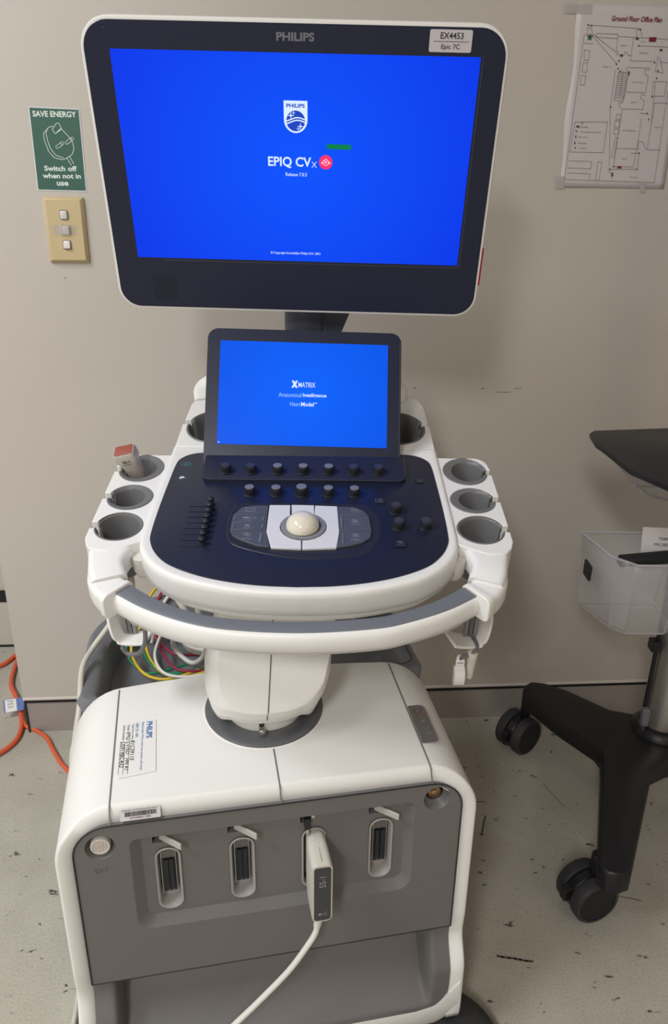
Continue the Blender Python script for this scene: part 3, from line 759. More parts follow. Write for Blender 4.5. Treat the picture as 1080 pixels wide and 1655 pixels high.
# ---- main monitor
bm = NB()
fo = rrect(-.2715, .2695, -.2105, .166, [.029, .029, .034, .034], 8)
def MR(pts, ins, z): return [(x, y, z) for x, y in offset(pts, -ins)]
loft(bm, [MR(fo, .10, -.075), MR(fo, .085, -.07), MR(fo, .03, -.042), MR(fo, .004, -.031), MR(fo, -.0035, -.024), MR(fo, -.0042, -.012), MR(fo, -.0042, -.003), MR(fo, -.003, -.0008), MR(fo, -.001, -.0004)])
mo = obj('monitor', bm, WHITE2, US, MM, 40, label='large main monitor with white rear shell')
bm = NB(); loft(bm, [MR(fo, 0, -.002), MR(fo, 0, .0), MR(fo, .0008, .0006)], False, True)
obj('bezel', bm, NAVY, mo, MM, 30, label='dark navy glossy bezel')
bm = NB(); flat(bm, [(-.238, -.134), (.238, -.134), (.238, .134), (-.238, .134)], .0009); obj('display', bm, SCR, mo, MM, 0, label='lit deep blue display')
bm = NB()
for a, b in (((.2412, .1355), (.2412, -.138)), ((-.2, -.1372), (.2405, -.1378))): stroke(bm, [a, b], .0009, .0009)
obj('edge_line', bm, GLASSD, mo, MM, 0)
bm = NB(); textbm(bm, 'PHILIPS', -.0232, .1468, .0484, .0096, .0009, .035)
obj('bezel_lettering', bm, TXTG, mo, MM, 0)
bm = NB(); flat(bm, circ(.0008, 10, (-.2425, .157)), .0009); obj('light_sensor', bm, TXTD, mo, MM, 0)
bm = NB(); z = .0013
# emblem: a shield holding a circle with waves and stars
def shield(w, h, cx, cy): return [(cx-w, cy+h), (cx+w, cy+h)] + [(cx + w*math.cos(a), cy - h + w*1.02 + w*1.02*math.sin(a)) for a in [-PI*i/18 for i in range(19)]]
flat(bm, shield(.0158, .0195, .0003, .0600), z, 0)
textbm(bm, 'PHILIPS', -.0120, .0713, .0246, .0047, z+.0003, .035, mi=1)
flat(bm, circ(.0126, 40, (.0003, .0553)), z+.0002, 1)
def wave(y, w): return [(.0003 - .0128 + .0256*i/14, y + .0022*math.sin(-1.2 + 4.6*i/14)) for i in range(15)]
for y in (.0572, .0540): stroke(bm, wave(y, 0), .0015, z+.0004, 0)
def star4(x, y, s): flat(bm, [(x + (s if k % 2 == 0 else s*.2)*math.cos(PI*k/4), y + (s if k % 2 == 0 else s*.2)*math.sin(PI*k/4)) for k in range(8)], z+.0005, 0)
star4(-.006, .0618, .0052); star4(-.0024, .0650, .0030); star4(.0066, .0487, .0050); star4(.0036, .0458, .0028)
obj('display_emblem', bm, [EW, EB], mo, MM, 0)
bm = NB(); textbm(bm, 'EPIQ CV', -.0385, -.0042, .0595, .0146, z, .02)
for a, b in (((.0222, -.0025), (.0282, .0048)), ((.0282, -.0025), (.0222, .0048))): stroke(bm, [a, b], .0008, z)
textbm(bm, 'Release 7.0.5', -.0145, -.0145, .0295, .0046, z, .004)
textbm(bm, '\u00a9 Copyright Koninklijke Philips N.V. 2021', -.039, -.1245, .0735, .0045, z, .004)
obj('display_lettering', bm, EW, mo, MM, 0)
bm = NB(); flat(bm, circ(.0092, 32, (.0412, .0045)), z); obj('display_badge', bm, EP, mo, MM, 0)
bm = NB(); zz = z + .0003
bx_, by_ = .0412, .0042
stroke(bm, [(bx_-.0022, by_+.0030), (bx_, by_+.0050), (bx_+.0022, by_+.0030), (bx_, by_+.0012)], .0006, zz, closed=True)
for q in (-1, 1):
    stroke(bm, [(bx_+q*.0026, by_+.0026), (bx_+q*.0062, by_-.0006), (bx_+q*.0026, by_-.0026)], .0007, zz); stroke(bm, [(bx_+q*.0046, by_-.0006), (bx_+q*.0030, by_+.0010)], .0006, zz)
stroke(bm, arcpts(bx_, by_-.0004, .0034, 180, 360, 10), .0006, zz)
flat(bm, [(bx_-.0017, by_+.0004), (bx_-.0009, by_+.0011), (bx_, by_+.0004), (bx_+.0009, by_+.0011), (bx_+.0017, by_+.0004), (bx_, by_-.0018)], zz)
obj('badge_mark', bm, EPW, mo, MM, 0)
bm = NB(); flat(bm, [(.0425, .0215), (.0755, .0212), (.0755, .0275), (.0425, .0278)], z); obj('display_bar', bm, EG, mo, MM, 0, label='small green bar shown on the blue display')
bm = NB(); prism(bm, rrect(.1707, .2243, .1385, .1632, .002, 3), .0006, .0011)
al = obj('asset_sticker', bm, LABELP, mo, MM, 0, label='pale grey sticker with two lines of black letters')
bm = NB(); textbm(bm, 'EX4453', .1842, .1532, .0288, .0070, .0015, .012); textbm(bm, 'Epic 7C', .186, .1407, .0235, .0068, .0015, .006); stroke(bm, [(.176, .1503), (.220, .1503)], .0005, .0015)
obj('sticker_lettering', bm, TXTK, al, MM, 0)
bm = NB()
for i in range(15):
    for j in range(15): flat(bm, circ(.0007, 6, (-.220 + i*.0025, -.198 + j*.0025)), .0009)
obj('speaker_grille', bm, mat('grille_hole', (.004, .004, .006), .6), mo, MM, 0)
bm = NB(); prism(bm, rrect(.2725, .2752, -.164, -.109, .0006, 2), -.022, -.0012); obj('red_tab', bm, REDT, mo, MM, 0, label='thin red strip on the right edge')
# arm from the console up to the monitor
bm = NB()
def blk(pts, r, seg=14): tube(bm, catmull(pts, 6), r, 24)
lathe(bm, [(.030, -.03), (.034, -.02), (.034, .045), (.028, .055)], 28, M=Matrix.Translation((-.052, 1.295, 1.055)))
sweep(bm, catmull([(-.055, 1.31, 1.085), (-.045, 1.31, 1.02), (-.075, 1.32, .93), (-.06, 1.34, .86), (-.05, 1.36, .78)], 5), [[(a, b) for a, b in rrect(-.034, .034, -.03, .03, .012, 4)]]*21, up=Vector((0, -1, 0)))
box(bm, -.045, .045, -.04, .03, -.10, -.068, 0, MM @ Matrix.Translation((0, -.02, 0)))
tube(bm, [(-.055, 1.245, 1.225), (-.055, 1.27, 1.16), (-.055, 1.30, 1.07)], .026, 20)
prism(bm, [(-.018, -.035), (.045, -.035), (.085, .06), (-.018, .06)], -.03, .03, M=Matrix.Translation((-.048, 1.315, 1.045)) @ rotm('X', 90))
obj('monitor_arm', bm, ARMG, US, ID, 40)

# ---- probe holders at both sides
CUPS = ((-.003, .0335, .0385), (-.083, .0325, .0325), (-.155, .0325, .0330))
UC = .2468
def holder(sg):
    NS = .0072
    P = [(.2065, -.175), (.2065, .037), (.262, .037)] + arcpts(.262, .015, .0222, 80, 10, 5)
    for (cv, ru, rv), sv in zip(CUPS, (-.0055, -.0795, -.1525)):
        y1, y0 = sv + NS, sv - NS
        a1 = math.asin((y1-cv)/rv); a0 = math.asin((y0-cv)/rv)
        edge = .2862
        P.append((edge, y1)); N = 40
        P += [(UC + ru*math.cos(a1 + (2*PI - a1 + a0)*i/N), cv + rv*math.sin(a1 + (2*PI - a1 + a0)*i/N)) for i in range(N+1)]
        P.append((edge, y0))
    P += [(.2858, -.182), (.281, -.197), (.273, -.207), (.25, -.21), (.225, -.198), (.212, -.19)]
    bm = NB()
    Pm = [(sg*x, y) for x, y in P]
    prism(bm, Pm, -.040, -.003)
    ho = obj('probe_holder', bm, WHITE, US, CM, 30, bevel=.0012, seg=2)
    for idx, ((cv, ru, rv), sv) in enumerate(zip(CUPS, (-.0055, -.0795, -.1525))):
        a1 = math.asin((sv+NS-cv)/rv); a0 = math.asin((sv-NS-cv)/rv); N = 40
        def rg(k, z, dx=0, dy=0, kx=None):
            kx = k if kx is None else kx
            return [(sg*(UC + dx + ru*kx*math.cos(a1 + (2*PI-a1+a0)*i/N)), cv + dy + rv*k*math.sin(a1 + (2*PI-a1+a0)*i/N), z) for i in range(N+1)]
        off = .004 if idx < 2 else .0015
        kk = .70 if idx < 2 else .86
        bm = NB()
        loft(bm, [rg(.995, -.012), rg(.995, -.0034), rg(.97, -.0022), rg(kk+.04, -.005, off, off*.5), rg(kk, -.0085, off, off*.5), rg(kk*.9, -.045, off, off*.3), rg(kk*.8, -.075, off, 0)], False, False, closed=False)
        ce = [(sg*(UC+off + ru*kk*.8*math.cos(2*PI*i/N)), cv + rv*kk*.8*math.sin(2*PI*i/N), -.0745) for i in range(N)]
        poly(bm, ce)
        c_ = obj('holder_cup', bm, CUP, ho, CM, 40); c_.modifiers.new('s', 'SOLIDIFY').thickness = .0022
    # arm that carries the front handle
    bm = NB()
    pts = catmull([(sg*.249, -.1915, -.0215), (sg*.2495, -.212, -.022), (sg*.247, -.232, -.0235), (sg*.240, -.250, -.028)], 6)
    n = len(pts); secs = [rrect(-.030 + .007*min(1, 2*i/n), .030 - .007*min(1, 2*i/n), -.018, .0175, .009, 4) for i in range(n)]
    sweep(bm, pts, secs)
    obj('handle_arm', bm, WHITE, ho, CM, 50)
    bm = NB(); pts_ = rrect(.188, .2215, -.2125, -.178, .012, 5)
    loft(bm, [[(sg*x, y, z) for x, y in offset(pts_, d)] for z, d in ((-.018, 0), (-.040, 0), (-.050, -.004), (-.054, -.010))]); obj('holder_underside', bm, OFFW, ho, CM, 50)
    return ho
HL = holder(-1); HR = holder(1)

# ---- rear housing with its two cups
P = []
halves = []
rc = [(.153, .128, .045, .056, .142)]
for sg in (1, -1):
    h = [(.2065, .0595), (.2062, .135)]
    cx_, cv, ru, rv, sv = rc[0]; NS = .007
    a1 = math.asin((sv+NS-cv)/rv); a0 = math.asin((sv-NS-cv)/rv)
    h.append((.2050, sv-NS)); N = 40
    h += [(cx_ + ru*math.cos(a0 + (-2*PI + a1 - a0)*i/N), cv + rv*math.sin(a0 + (-2*PI + a1 - a0)*i/N)) for i in range(N+1)]
    h += [(.2045, sv+NS), (.203, .205), (.196, .232), (.178, .25), (.14, .258)]
    halves.append([(sg*x, y) for x, y in h])
P = halves[0] + list(reversed(halves[1]))
bm = NB(); prism(bm, P, -.045, .0005)
rh = obj('rear_housing', bm, WHITE, US, CM, 30, bevel=.0025, seg=3)
for sg in (-1, 1):
    cx_, cv, ru, rv, sv = rc[0]; N = 40
    a1 = math.asin((sv+NS-cv)/rv); a0 = math.asin((sv-NS-cv)/rv)
    def rg(k, z): return [(sg*(cx_ + ru*k*math.cos(a1 + (2*PI-a1+a0)*i/N)), cv + rv*k*math.sin(a1 + (2*PI-a1+a0)*i/N), z) for i in range(N+1)]
    bm = NB(); loft(bm, [rg(.99, -.012), rg(.99, .0), rg(.96, .0012), rg(.88, -.003), rg(.82, -.02), rg(.6, -.055), rg(.3, -.066)], False, False, closed=False)
    poly(bm, [(sg*(cx_ + ru*.3*math.cos(2*PI*i/N)), cv + rv*.3*math.sin(2*PI*i/N), -.0655) for i in range(N)])
    c_ = obj('holder_cup', bm, CUP, rh, CM, 40); c_.modifiers.new('s', 'SOLIDIFY').thickness = .0022
# undercarriage below the console, with its grey release lever
bm = NB(); rings = [[(x, y, z) for x, y in rrect(-.12+i, .12-i, -.235+i, .18-i, .05, 6)] for i, z in ((0, -.06), (0, -.085), (.02, -.10))]
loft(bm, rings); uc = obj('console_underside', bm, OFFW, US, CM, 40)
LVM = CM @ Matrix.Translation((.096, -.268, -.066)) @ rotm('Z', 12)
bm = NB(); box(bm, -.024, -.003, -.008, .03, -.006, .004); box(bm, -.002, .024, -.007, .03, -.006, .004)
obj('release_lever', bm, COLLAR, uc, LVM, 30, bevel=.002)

# ---- front handle
hp = [(-.243, -.252), (-.221, -.268), (-.183, -.2945), (-.133, -.318), (-.079, -.331), (.006, -.3355), (.090, -.328), (.131, -.317), (.181, -.294), (.221, -.266), (.243, -.250)]
HPt = [(p.x, p.y, -.0205) for p in catmull([(x, y, 0) for x, y in hp], 6)]
nh = len(HPt)
sec = [(-.0115, -.002), (-.0095, 0), (.0085, 0), (.0115, -.0015), (.0145, -.007), (.0158, -.016), (.0140, -.027), (.0085, -.0345), (-.002, -.0365), (-.010, -.034), (-.0125, -.02)]
bm = NB(); sweep(bm, HPt, sec)
fh = obj('front_handle', bm, WHITE, US, CM, 50)
bm = NB(); secs = []
for i in range(nh):
    e = abs(2*i/(nh-1) - 1); w = .0005 + .0045*max(0, e-.45)
    secs.append([(-.0130 - w, -.012), (-.0128 - w, -.001), (-.0108, .0012), (.0050 + w*1.2, .0014), (.0068 + w*1.2, .0003), (.0066, -.004)])
sweep(bm, HPt, secs); obj('grip_strip', bm, GRIP, fh, CM, 50)
bm = NB(); tube(bm, [Vector(p) + Vector((0, -.0148 if abs(p[0]) < .2 else -.011, -.0262)) + Vector((p[0]*.035, 0, 0)) for p in HPt[8:-8]], .0005, 5); obj('handle_seam', bm, mat('seam_soft', (.36, .34, .32), .6), fh, CM, 60)
for sg in (-1, 1):
    bm = NB(); pts = catmull([(sg*.2495, -.234, -.0235), (sg*.246, -.248, -.0255), (sg*.2355, -.263, -.0265), (sg*.2235, -.273, -.0270)], 4)
    n = len(pts); k = 0
    big = rrect(-.0215, .0215, -.0235, .0105, .008, 4)
    lip = rrect(-.0235, .0235, -.0255, .0125, .009, 4)
    secs = [big]*(n-3) + [lip]*3
    sweep(bm, pts, secs)
    cl = obj('handle_clamp', bm, WHITE, fh, CM, 50, bevel=.0012)
    bm = NB(); M_ = CM @ Matrix.Translation((sg*.224, -.246, -.03)); lathe(bm, [(.006, -.004), (.0065, .004), (.004, .006)], 16, M=rotm('Y', -sg*70)); obj('clamp_screw', bm, KNOB, cl, M_, 40)
    # gap between clamp and arm
    bm = NB(); pts2 = [Vector((sg*.2505, -.2305, -.0235)), Vector((sg*.2497, -.2335, -.0236))]; sweep(bm, pts2, [rrect(-.0205, .0205, -.0225, .0098, .008, 4)]*2); obj('clamp_joint', bm, DARK, cl, CM, 40)
# rear handle, arching behind the touch screen
bm = NB(); pts = catmull([(-.186, .225, -.004), (-.190, .25, .006), (-.176, .266, .016), (-.13, .272, .026), (0, .274, .032), (.12, .27, .022), (.158, .262, .012), (.164, .245, .0), (.158, .225, -.006)], 6)
sweep(bm, pts, [rrect(-.014, .014, -.010, .010, .007, 4)]*len(pts)); obj('rear_handle', bm, WHITE, US, CM, 60)
# cable hooks below the handle ends
HOOKS = []
for sg in (-1, 1):
    bm = NB()
    hpth = catmull([(sg*.209, -.152), (sg*.228, -.163), (sg*.2455, -.169), (sg*.2555, -.165), (sg*.2615, -.150), (sg*.270, -.118)], 5)
    for j, (a, b) in enumerate(zip(hpth, hpth[1:])): pass
    rings = []
    n = len(hpth)
    for j, p in enumerate(hpth):
        t = (hpth[min(j+1, n-1)] - hpth[max(j-1, 0)]).normalized(); nn = Vector((-t.y, t.x))*.0022
        q = j/(n-1); hw = (.019 - .004*math.sin(PI*min(1, q*1.6))) if q < .6 else .0185*math.sqrt(max(.12, 1 - ((q-.74)/.27)**2))
        yc = -.200
        rings.append([(p.x + nn.x, yc - hw, p.y + nn.y), (p.x + nn.x, yc + hw, p.y + nn.y), (p.x - nn.x, yc + hw, p.y - nn.y), (p.x - nn.x, yc - hw, p.y - nn.y)])
    loft(bm, rings); HKM = CM @ Matrix.Translation((sg*.244, -.20, 0)) @ rotm('Z', sg*20) @ Matrix.Translation((-sg*.244, .20, 0)); hk = obj('cable_hook', bm, WHITE2, US, HKM, 40, bevel=.001)
    bm = NB()
    for q in (-.0065, 0, .0065): box(bm, sg*.244 + q - .0026, sg*.244 + q + .0026, -.196, -.189, -.163, -.030, 0 if q else 1)
    obj('hook_post', bm, [mat('post_grey', (.22, .215, .21), .4), CABG], hk, CM, 30)

# ------------------------------------------------------------------ probe in the left holder
PM = CM @ Matrix.Translation((-.2605, -.010, .011)) @ rotm('Y', -14) @ rotm('X', 14)
pr = thing('ultrasound_probe', 'small off-white transducer probe with red face resting in the rear left holder cup', 'ultrasound probe', PM)
bm = NB()
def rb(w, h, r, z, dx=0, dy=0): return [(x+dx, y+dy, z) for x, y in rrect(-w, w, -h, h, r, 4)]
loft(bm, [rb(.006, .006, .005, -.075), rb(.0095, .009, .008, -.06), rb(.012, .011, .009, -.03), rb(.0135, .0115, .009, -.006), rb(.0148, .0118, .008, .003), rb(.0164, .0125, .006, .009), rb(.0166, .0128, .005, .022), rb(.0150, .0112, .004, .0255)])
ph = obj('probe_shell', bm, PROBE, pr, PM, 45)
bm = NB(); loft(bm, [rb(.0140, .0102, .0025, .0253), rb(.0138, .010, .0025, .0264), rb(.0128, .0092, .0022, .0268)]); obj('probe_lens', bm, LENS, pr, PM, 40, label='rusty red flat probe face')
bm = NB(); MT = PM @ Matrix.Translation((0, -.0129, 0)) @ rotm('X', 90)
textbm(bm, 'S5-1', -.0052, .0105, .0108, .0055, .0003, .02); stroke(bm, [(-.006, .0075), (.006, .0075)], .0007, .0003)
obj('probe_lettering', bm, TXTK, ph, MT, 0)

# ------------------------------------------------------------------ plug connector in the third socket
KM = FP @ Matrix.Translation((.0535, -.130, -.008))
pc = thing('probe_connector', 'white probe plug with dark label and hanging white cable, in the grey front panel', 'connector', KM)
bm = NB()
def kr(w, h, r, z, dx=0, dy=0, top=0): return [(x+dx, y+dy, z) for x, y in rrect(-w, w, -h, h+top, r, 5)]
loft(bm, [kr(.0112, .046, .009, -.012), kr(.0128, .049, .010, .004, 0, -.001), kr(.0140, .049, .009, .022, 0, -.003), kr(.0140, .0495, .008, .050, .0005, -.006), kr(.0132, .049, .007, .0545, .0005, -.006)])
kb2 = obj('plug_body', bm, mat('plug_shell', (.60, .57, .52), .4, var=.02), pc, KM, 45)
bm = NB(); prism(bm, rrect(-.0108, .0118, -.0525, .0400, .004, 4), .0542, .0550); kl = obj('plug_label', bm, mat('plug_dark', (.05, .05, .056), .35), pc, KM, 30, label='dark grey face plate of the plug')
bm = NB(); textbm(bm, 'S5-1', .0048, .0065, .0185, .0085, .0054 + .05, .0, rot=90); KMl = KM
stroke(bm, [(-.004, -.041), (.003, -.041)], .0011, .0554); flat(bm, [(-.006, -.041), (-.002, -.038), (-.002, -.044)], .0554); stroke(bm, [(.005, -.045), (.005, -.036)], .0005, .0554)
obj('plug_lettering', bm, TXTS, kl, KM, 0)
bm = NB(); stroke(bm, [(.001, .048), (.0005, .044)], .0006, .02); tube(bm, [(0, .0462, .010), (.0006, .0445, .048)], .0004, 5)
obj('plug_seam', bm, mat('plug_gap', (.30, .28, .26), .6), kb2, KM, 40)
bm = NB(); prism(bm, [(.0138, -.046), (.0165, -.052), (.0158, -.010), (.0138, -.004)], .004, .018); obj('plug_flange', bm, mat('plug_shell', (.60, .57, .52), .4), kb2, KM, 30, bevel=.0008)
bm = NB(); tube(bm, [(.0005, -.053, .034), (0, -.064, .034), (-.003, -.086, .035)], .0078, 16, r2=.0052)
obj('strain_relief', bm, CABW, pc, KM, 40)
bm = NB(); tube(bm, catmull([(-.0025, -.083, .035), (-.006, -.097, .037), (-.018, -.116, .04), (-.045, -.15, .046), (-.09, -.19, .055), (-.15, -.235, .07), (-.22, -.30, .09), (-.33, -.385, .10), (-.5, -.388, .10)], 8), .0042, 12)
obj('plug_cable', bm, CABW, pc, KM, 60)

# ------------------------------------------------------------------ cables in the rear tray
def loopcable(name, m, pts, r, label, closed=False):
    bm = NB(); P = [BM @ Vector(p) for p in pts]; tube(bm, catmull(P, 8, closed), r, 8)
    return tag(obj(name, bm, m, None, ID, 60), label, 'cable', 'cables coiled in the rear tray')
# (x, y, z) in the base frame; the coil lies in the tray and rises behind the handle
loopcable('lead_wire', YEL, [(-.13, .54, -.04), (-.165, .50, -.005), (-.197, .466, -.012), (-.203, .43, -.03), (-.185, .392, -.045), (-.155, .372, -.05), (-.12, .375, -.05), (-.07, .40, -.05)], .0027, 'outermost yellow lead wire curling through the tray left of the column')
loopcable('lead_wire', YEL, [(-.12, .56, -.035), (-.15, .545, .0), (-.176, .50, -.005), (-.178, .44, -.03), (-.158, .395, -.045), (-.125, .372, -.05), (-.08, .38, -.05), (-.03, .41, -.05)], .0027, 'inner yellow lead wire beside the white loop in the rear tray')
loopcable('lead_wire', GRN, [(-.21, .47, -.015), (-.212, .44, -.03), (-.198, .412, -.045), (-.17, .392, -.05), (-.11, .41, -.05)], .0024, 'outermost green lead wire at the left end of the tray')
loopcable('lead_wire', GRN, [(-.185, .50, .0), (-.188, .455, -.022), (-.172, .41, -.04), (-.14, .387, -.05), (-.09, .39, -.05), (-.04, .40, -.045)], .0027, 'green lead wire running between the two yellow ones')
loopcable('lead_wire', RED, [(-.165, .53, .005), (-.162, .47, -.02), (-.145, .42, -.04), (-.12, .385, -.045), (-.07, .385, -.05)], .0024, 'dark red lead wire curving down inside the yellow ones')
loopcable('lead_wire', RED, [(-.155, .455, -.03), (-.13, .425, -.035), (-.10, .415, -.035), (-.06, .42, -.04)], .0028, 'short crimson wire crossing the middle of the tray')
loopcable('white_cable', CABW, [(-.13, .50, .01), (-.152, .455, -.012), (-.163, .415, -.03), (-.148, .378, -.042), (-.11, .365, -.046), (-.06, .37, -.046)], .0028, 'single white cable looping in front of the coloured wires')
for k in range(4):
    loopcable('white_cable', CABW, [(-.16 - .004*k, .52 - .010*k, -.05), (-.135 - .004*k, .585 - .012*k, .0), (-.10 - .004*k, .605 - .012*k, .02), (-.055, .60 - .012*k, .028), (.02, .55 - .010*k, .02), (.04, .48, 0), (.01, .425 - .007*k, -.02), (-.05, .405 - .006*k, -.028 + .005*k), (-.10, .42 - .004*k, -.03 + .005*k), (-.13, .47 - .005*k, -.01), (-.15 - .003*k, .53 - .006*k, -.03)], .0035,
              ('lowest white cable of the coil by the column', 'second white cable up in the coil by the column', 'third white cable up in the coil by the column', 'topmost white cable of the coil by the column')[k])
loopcable('lead_wire', YEL, [(-.20, .52, -.04), (-.17, .575, .008), (-.14, .60, .018), (-.10, .602, .02), (-.07, .59, .02), (-.02, .55, -.03)], .003, 'yellow wire seen between the handle and the console')
loopcable('lead_wire', RED, [(-.185, .50, -.04), (-.15, .575, .010), (-.12, .59, .018), (-.09, .588, .02), (-.06, .575, .02), (-.01, .53, -.03)], .003, 'red wire beside the yellow one between handle and console')
# cable rising from tray to console
bm = NB(); tube(bm, catmull([CM @ Vector((-.176, -.18, -.05)), CM @ Vector((-.172, -.195, -.09)), CM @ Vector((-.160, -.20, -.13)), BM @ Vector((-.13, .40, .0)), BM @ Vector((-.10, .39, -.035)), BM @ Vector((-.075, .375, .0)), CM @ Vector((-.145, -.19, -.11)), CM @ Vector((-.13, -.17, -.07))], 8), .0042, 10)
tag(obj('hanging_cable', bm, CABW, smooth=60), 'thick white cable sagging from under the console on the left', 'cable')
# beige cable down the left side of the cart
bm = NB(); tube(bm, catmull([CM @ Vector((-.2445, -.150, -.074)), CM @ Vector((-.247, -.146, -.12)), (-.345, 1.145, .612), (-.361, 1.12, .592), (-.377, 1.10, .572), (-.394, 1.08, .551), (-.398, 1.035, .5415), (-.3865, .976, .515), (-.391, .952, .47), (-.3935, .93, .42), (-.3950, .912, .2), (-.405, .902, .05), (-.416, .887, .006), (-.409, .84, .006), (-.406, .80, .006), (-.41, .74, .006), (-.46, .55, .006), (-.62, .40, .006)], 8), .0046, 10)
tag(obj('hanging_cable', bm, CABB, smooth=60), 'beige cable hanging down the left flank of the cart', 'cable')
# grey lead loops and clip hanging from the hooks
bm = NB(); tube(bm, catmull([CM @ Vector(p) for p in ((-.216, -.205, -.10), (-.2135, -.222, -.125), (-.2155, -.228, -.150), (-.226, -.228, -.170), (-.243, -.224, -.176), (-.252, -.220, -.166))], 7), .0032, 10)
tag(obj('lead_loop', bm, CABG, smooth=60), 'dark grey lead looped over the left white cable hook', 'cable')
HC = CM @ Matrix.Translation((.2425, -.210, -.180)) @ rotm('X', -12.5)
bm = NB(); tube(bm, catmull([(.006, .012, .018), (.010, -.004, .012), (.004, -.010, .004), (-.008, -.006, -.004), (-.012, 0, -.012)], 6), .003, 10)
hcl = thing('lead_clip', 'white lead clip with a pen shaped plug hanging from the right cable hook', 'clip', HC)
obj('lead', bm, CABG, hcl, HC, 60)
bm = NB(); lathe(bm, [(.0045, -.048), (.0055, -.035), (.0072, -.006), (.0076, 0), (.0066, .002), (.003, .0028)], 20, M=Matrix.Translation((.004, -.008, .003)) @ rotm('X', 12)); obj('plug', bm, OFFW, hcl, HC, 50)
bm = NB(); rings = []
cp_ = catmull([(0, 0, -.006), (0, -.002, -.018), (0, -.001, -.026), (0, -.006, -.031), (0, -.0075, -.042), (0, -.003, -.054), (0, .004, -.056)], 5)
for j, p in enumerate(cp_):
    hw = (.0062 if j < 9 else .0075) * (.55 + .45*min(1, j/3)); rings.append([(-.012-hw, p.y-.0018, p.z), (-.012+hw, p.y-.0018, p.z), (-.012+hw, p.y+.0018, p.z), (-.012-hw, p.y+.0018, p.z)])
loft(bm, rings); obj('clip_jaw', bm, WHITE2, hcl, HC, 40, bevel=.0008)
bm = NB(); box(bm, -.019, -.005, .006, .009, -.056, -.028); obj('clip_back', bm, OFFW, hcl, HC, 40, bevel=.001)
bm = NB(); textbm(bm, 'PHILIPS', -.0165, -.0175, .009, .002, .0, .02); obj('clip_lettering', bm, TXTK, hcl, HC @ Matrix.Translation((0, -.0042, 0)) @ rotm('X', 90), 0)

# ------------------------------------------------------------------ things on the wall
# energy sign
sgn = [(-.5705, 1.2515), (-.4825, 1.2505), (-.4812, 1.3875), (-.5690, 1.3895)]
bm = NB(); prism(bm, offset(sgn, .0022), .0004, .0007); es = tag(obj('energy_sign', bm, mat('sign_edge', (.62, .64, .65), .4), None, WM, 0), 'green save energy sticker with white plug drawing above the wall switch', 'sign')
bm = NB(); prism(bm, sgn, .0006, .0009); gp = obj('sign_face', bm, GREENS, es, WM, 0, label='green printed face')
bm = NB(); z = .0012
textbm(bm, 'SAVE ENERGY', -.5645, 1.3748, .0785, .0098, z, .03)
textbm(bm, 'Switch off', -.555, 1.2838, .060, .0092, z, .03); textbm(bm, 'when not in', -.5595, 1.2712, .0705, .0088, z, .03); textbm(bm, 'use', -.535, 1.2585, .0215, .0070, z, .03)
# plug drawing; sketch units of the drawing, scaled to the sticker
def D(x, y): return (-.5690 + (x-46)*.000185 - (y-80)*.0000045, 1.3875 - (y-80)*.0001755)
def dl(pts, w=.0010, closed=False): stroke(bm, [D(*p) for p in pts], w, z, closed=closed)
def dc(pts, w=.0010, closed=False): stroke(bm, [(p.x, p.y) for p in catmull([D(*p) for p in pts], 5, closed)], w, z)
dl([(258, 238), (215, 250), (160, 310), (162, 370), (195, 480), (245, 540), (320, 558), (365, 545), (425, 505), (447, 455), (440, 390), (410, 340), (335, 258)])
dl([(195, 275), (185, 310), (195, 380), (215, 450), (260, 515), (335, 540)])
dl([(215, 250), (190, 285)]); dl([(250, 270), (295, 210), (320, 210), (338, 255), (275, 310)], closed=True); dl([(335, 270), (275, 310)])
dc([(268, 432), (330, 388), (352, 390), (342, 412), (285, 450), (268, 432)]); dc([(368, 388), (425, 345), (450, 345), (445, 365), (382, 408), (368, 388)])
dl([(322, 395), (332, 418)]); dl([(425, 350), (435, 378)])
dl([(370, 540), (408, 612)]); dl([(398, 525), (434, 600)])
obj('sign_lettering', bm, TXTW, gp, WM, 0)
# switch
SWM = WM @ Matrix.Translation((-.526, 1.1795, 0))
swt = thing('wall_switch', 'cream wall plate with three white rocker switches, below the green sticker', 'light switch', SWM)
bm = NB(); loft(bm, [[(x, y, 0) for x, y in rrect(-.038, .038, -.0595, .0595, .002, 2)], [(x, y, .004) for x, y in rrect(-.038, .038, -.0595, .0595, .002, 2)], [(x, y, .0105) for x, y in rrect(-.0325, .0325, -.0545, .0545, .002, 2)]])
pl = obj('switch_plate', bm, CREAM, swt, SWM, 30, bevel=.0007)
for i, y in enumerate((.0275, .0005, -.0265)):
    bm = NB(); prism(bm, rrect(-.0082, .0082, y-.0088, y+.0088, .003, 4), .0100, .0112); obj('rocker_surround', bm, mat('surround_grey', (.20, .18, .17), .5), swt, SWM, 30)
    M_ = SWM @ Matrix.Translation((0, y, .011)) @ rotm('X', 9 if i < 2 else -9)
    bm = NB(); loft(bm, [[(x, q, 0) for x, q in rrect(-.0068, .0068, -.0075, .0075, .0022, 4)], [(x, q, .0035) for x, q in rrect(-.0062, .0062, -.007, .007, .002, 4)], [(x, q, .0042) for x, q in rrect(-.005, .005, -.0058, .0058, .002, 4)]])
    obj('rocker', bm, mat('rocker_white', (.74, .70, .68), .35), swt, M_, 40)
bm = NB(); loft(bm, [[(x, -.0085, z) for x, z in ((-.024, .0108), (-.012, .0112), (-.008, .0155), (.008, .0158), (.012, .0112), (.02, .0108))], [(x, .0095, z) for x, z in ((-.024, .0108), (-.012, .0112), (-.007, .0160), (.009, .0165), (.012, .0112), (.021, .0108))]], False, False, closed=False)
obj('tape', bm, TAPE, swt, SWM, 30, label='clear tape stuck over the middle rocker')

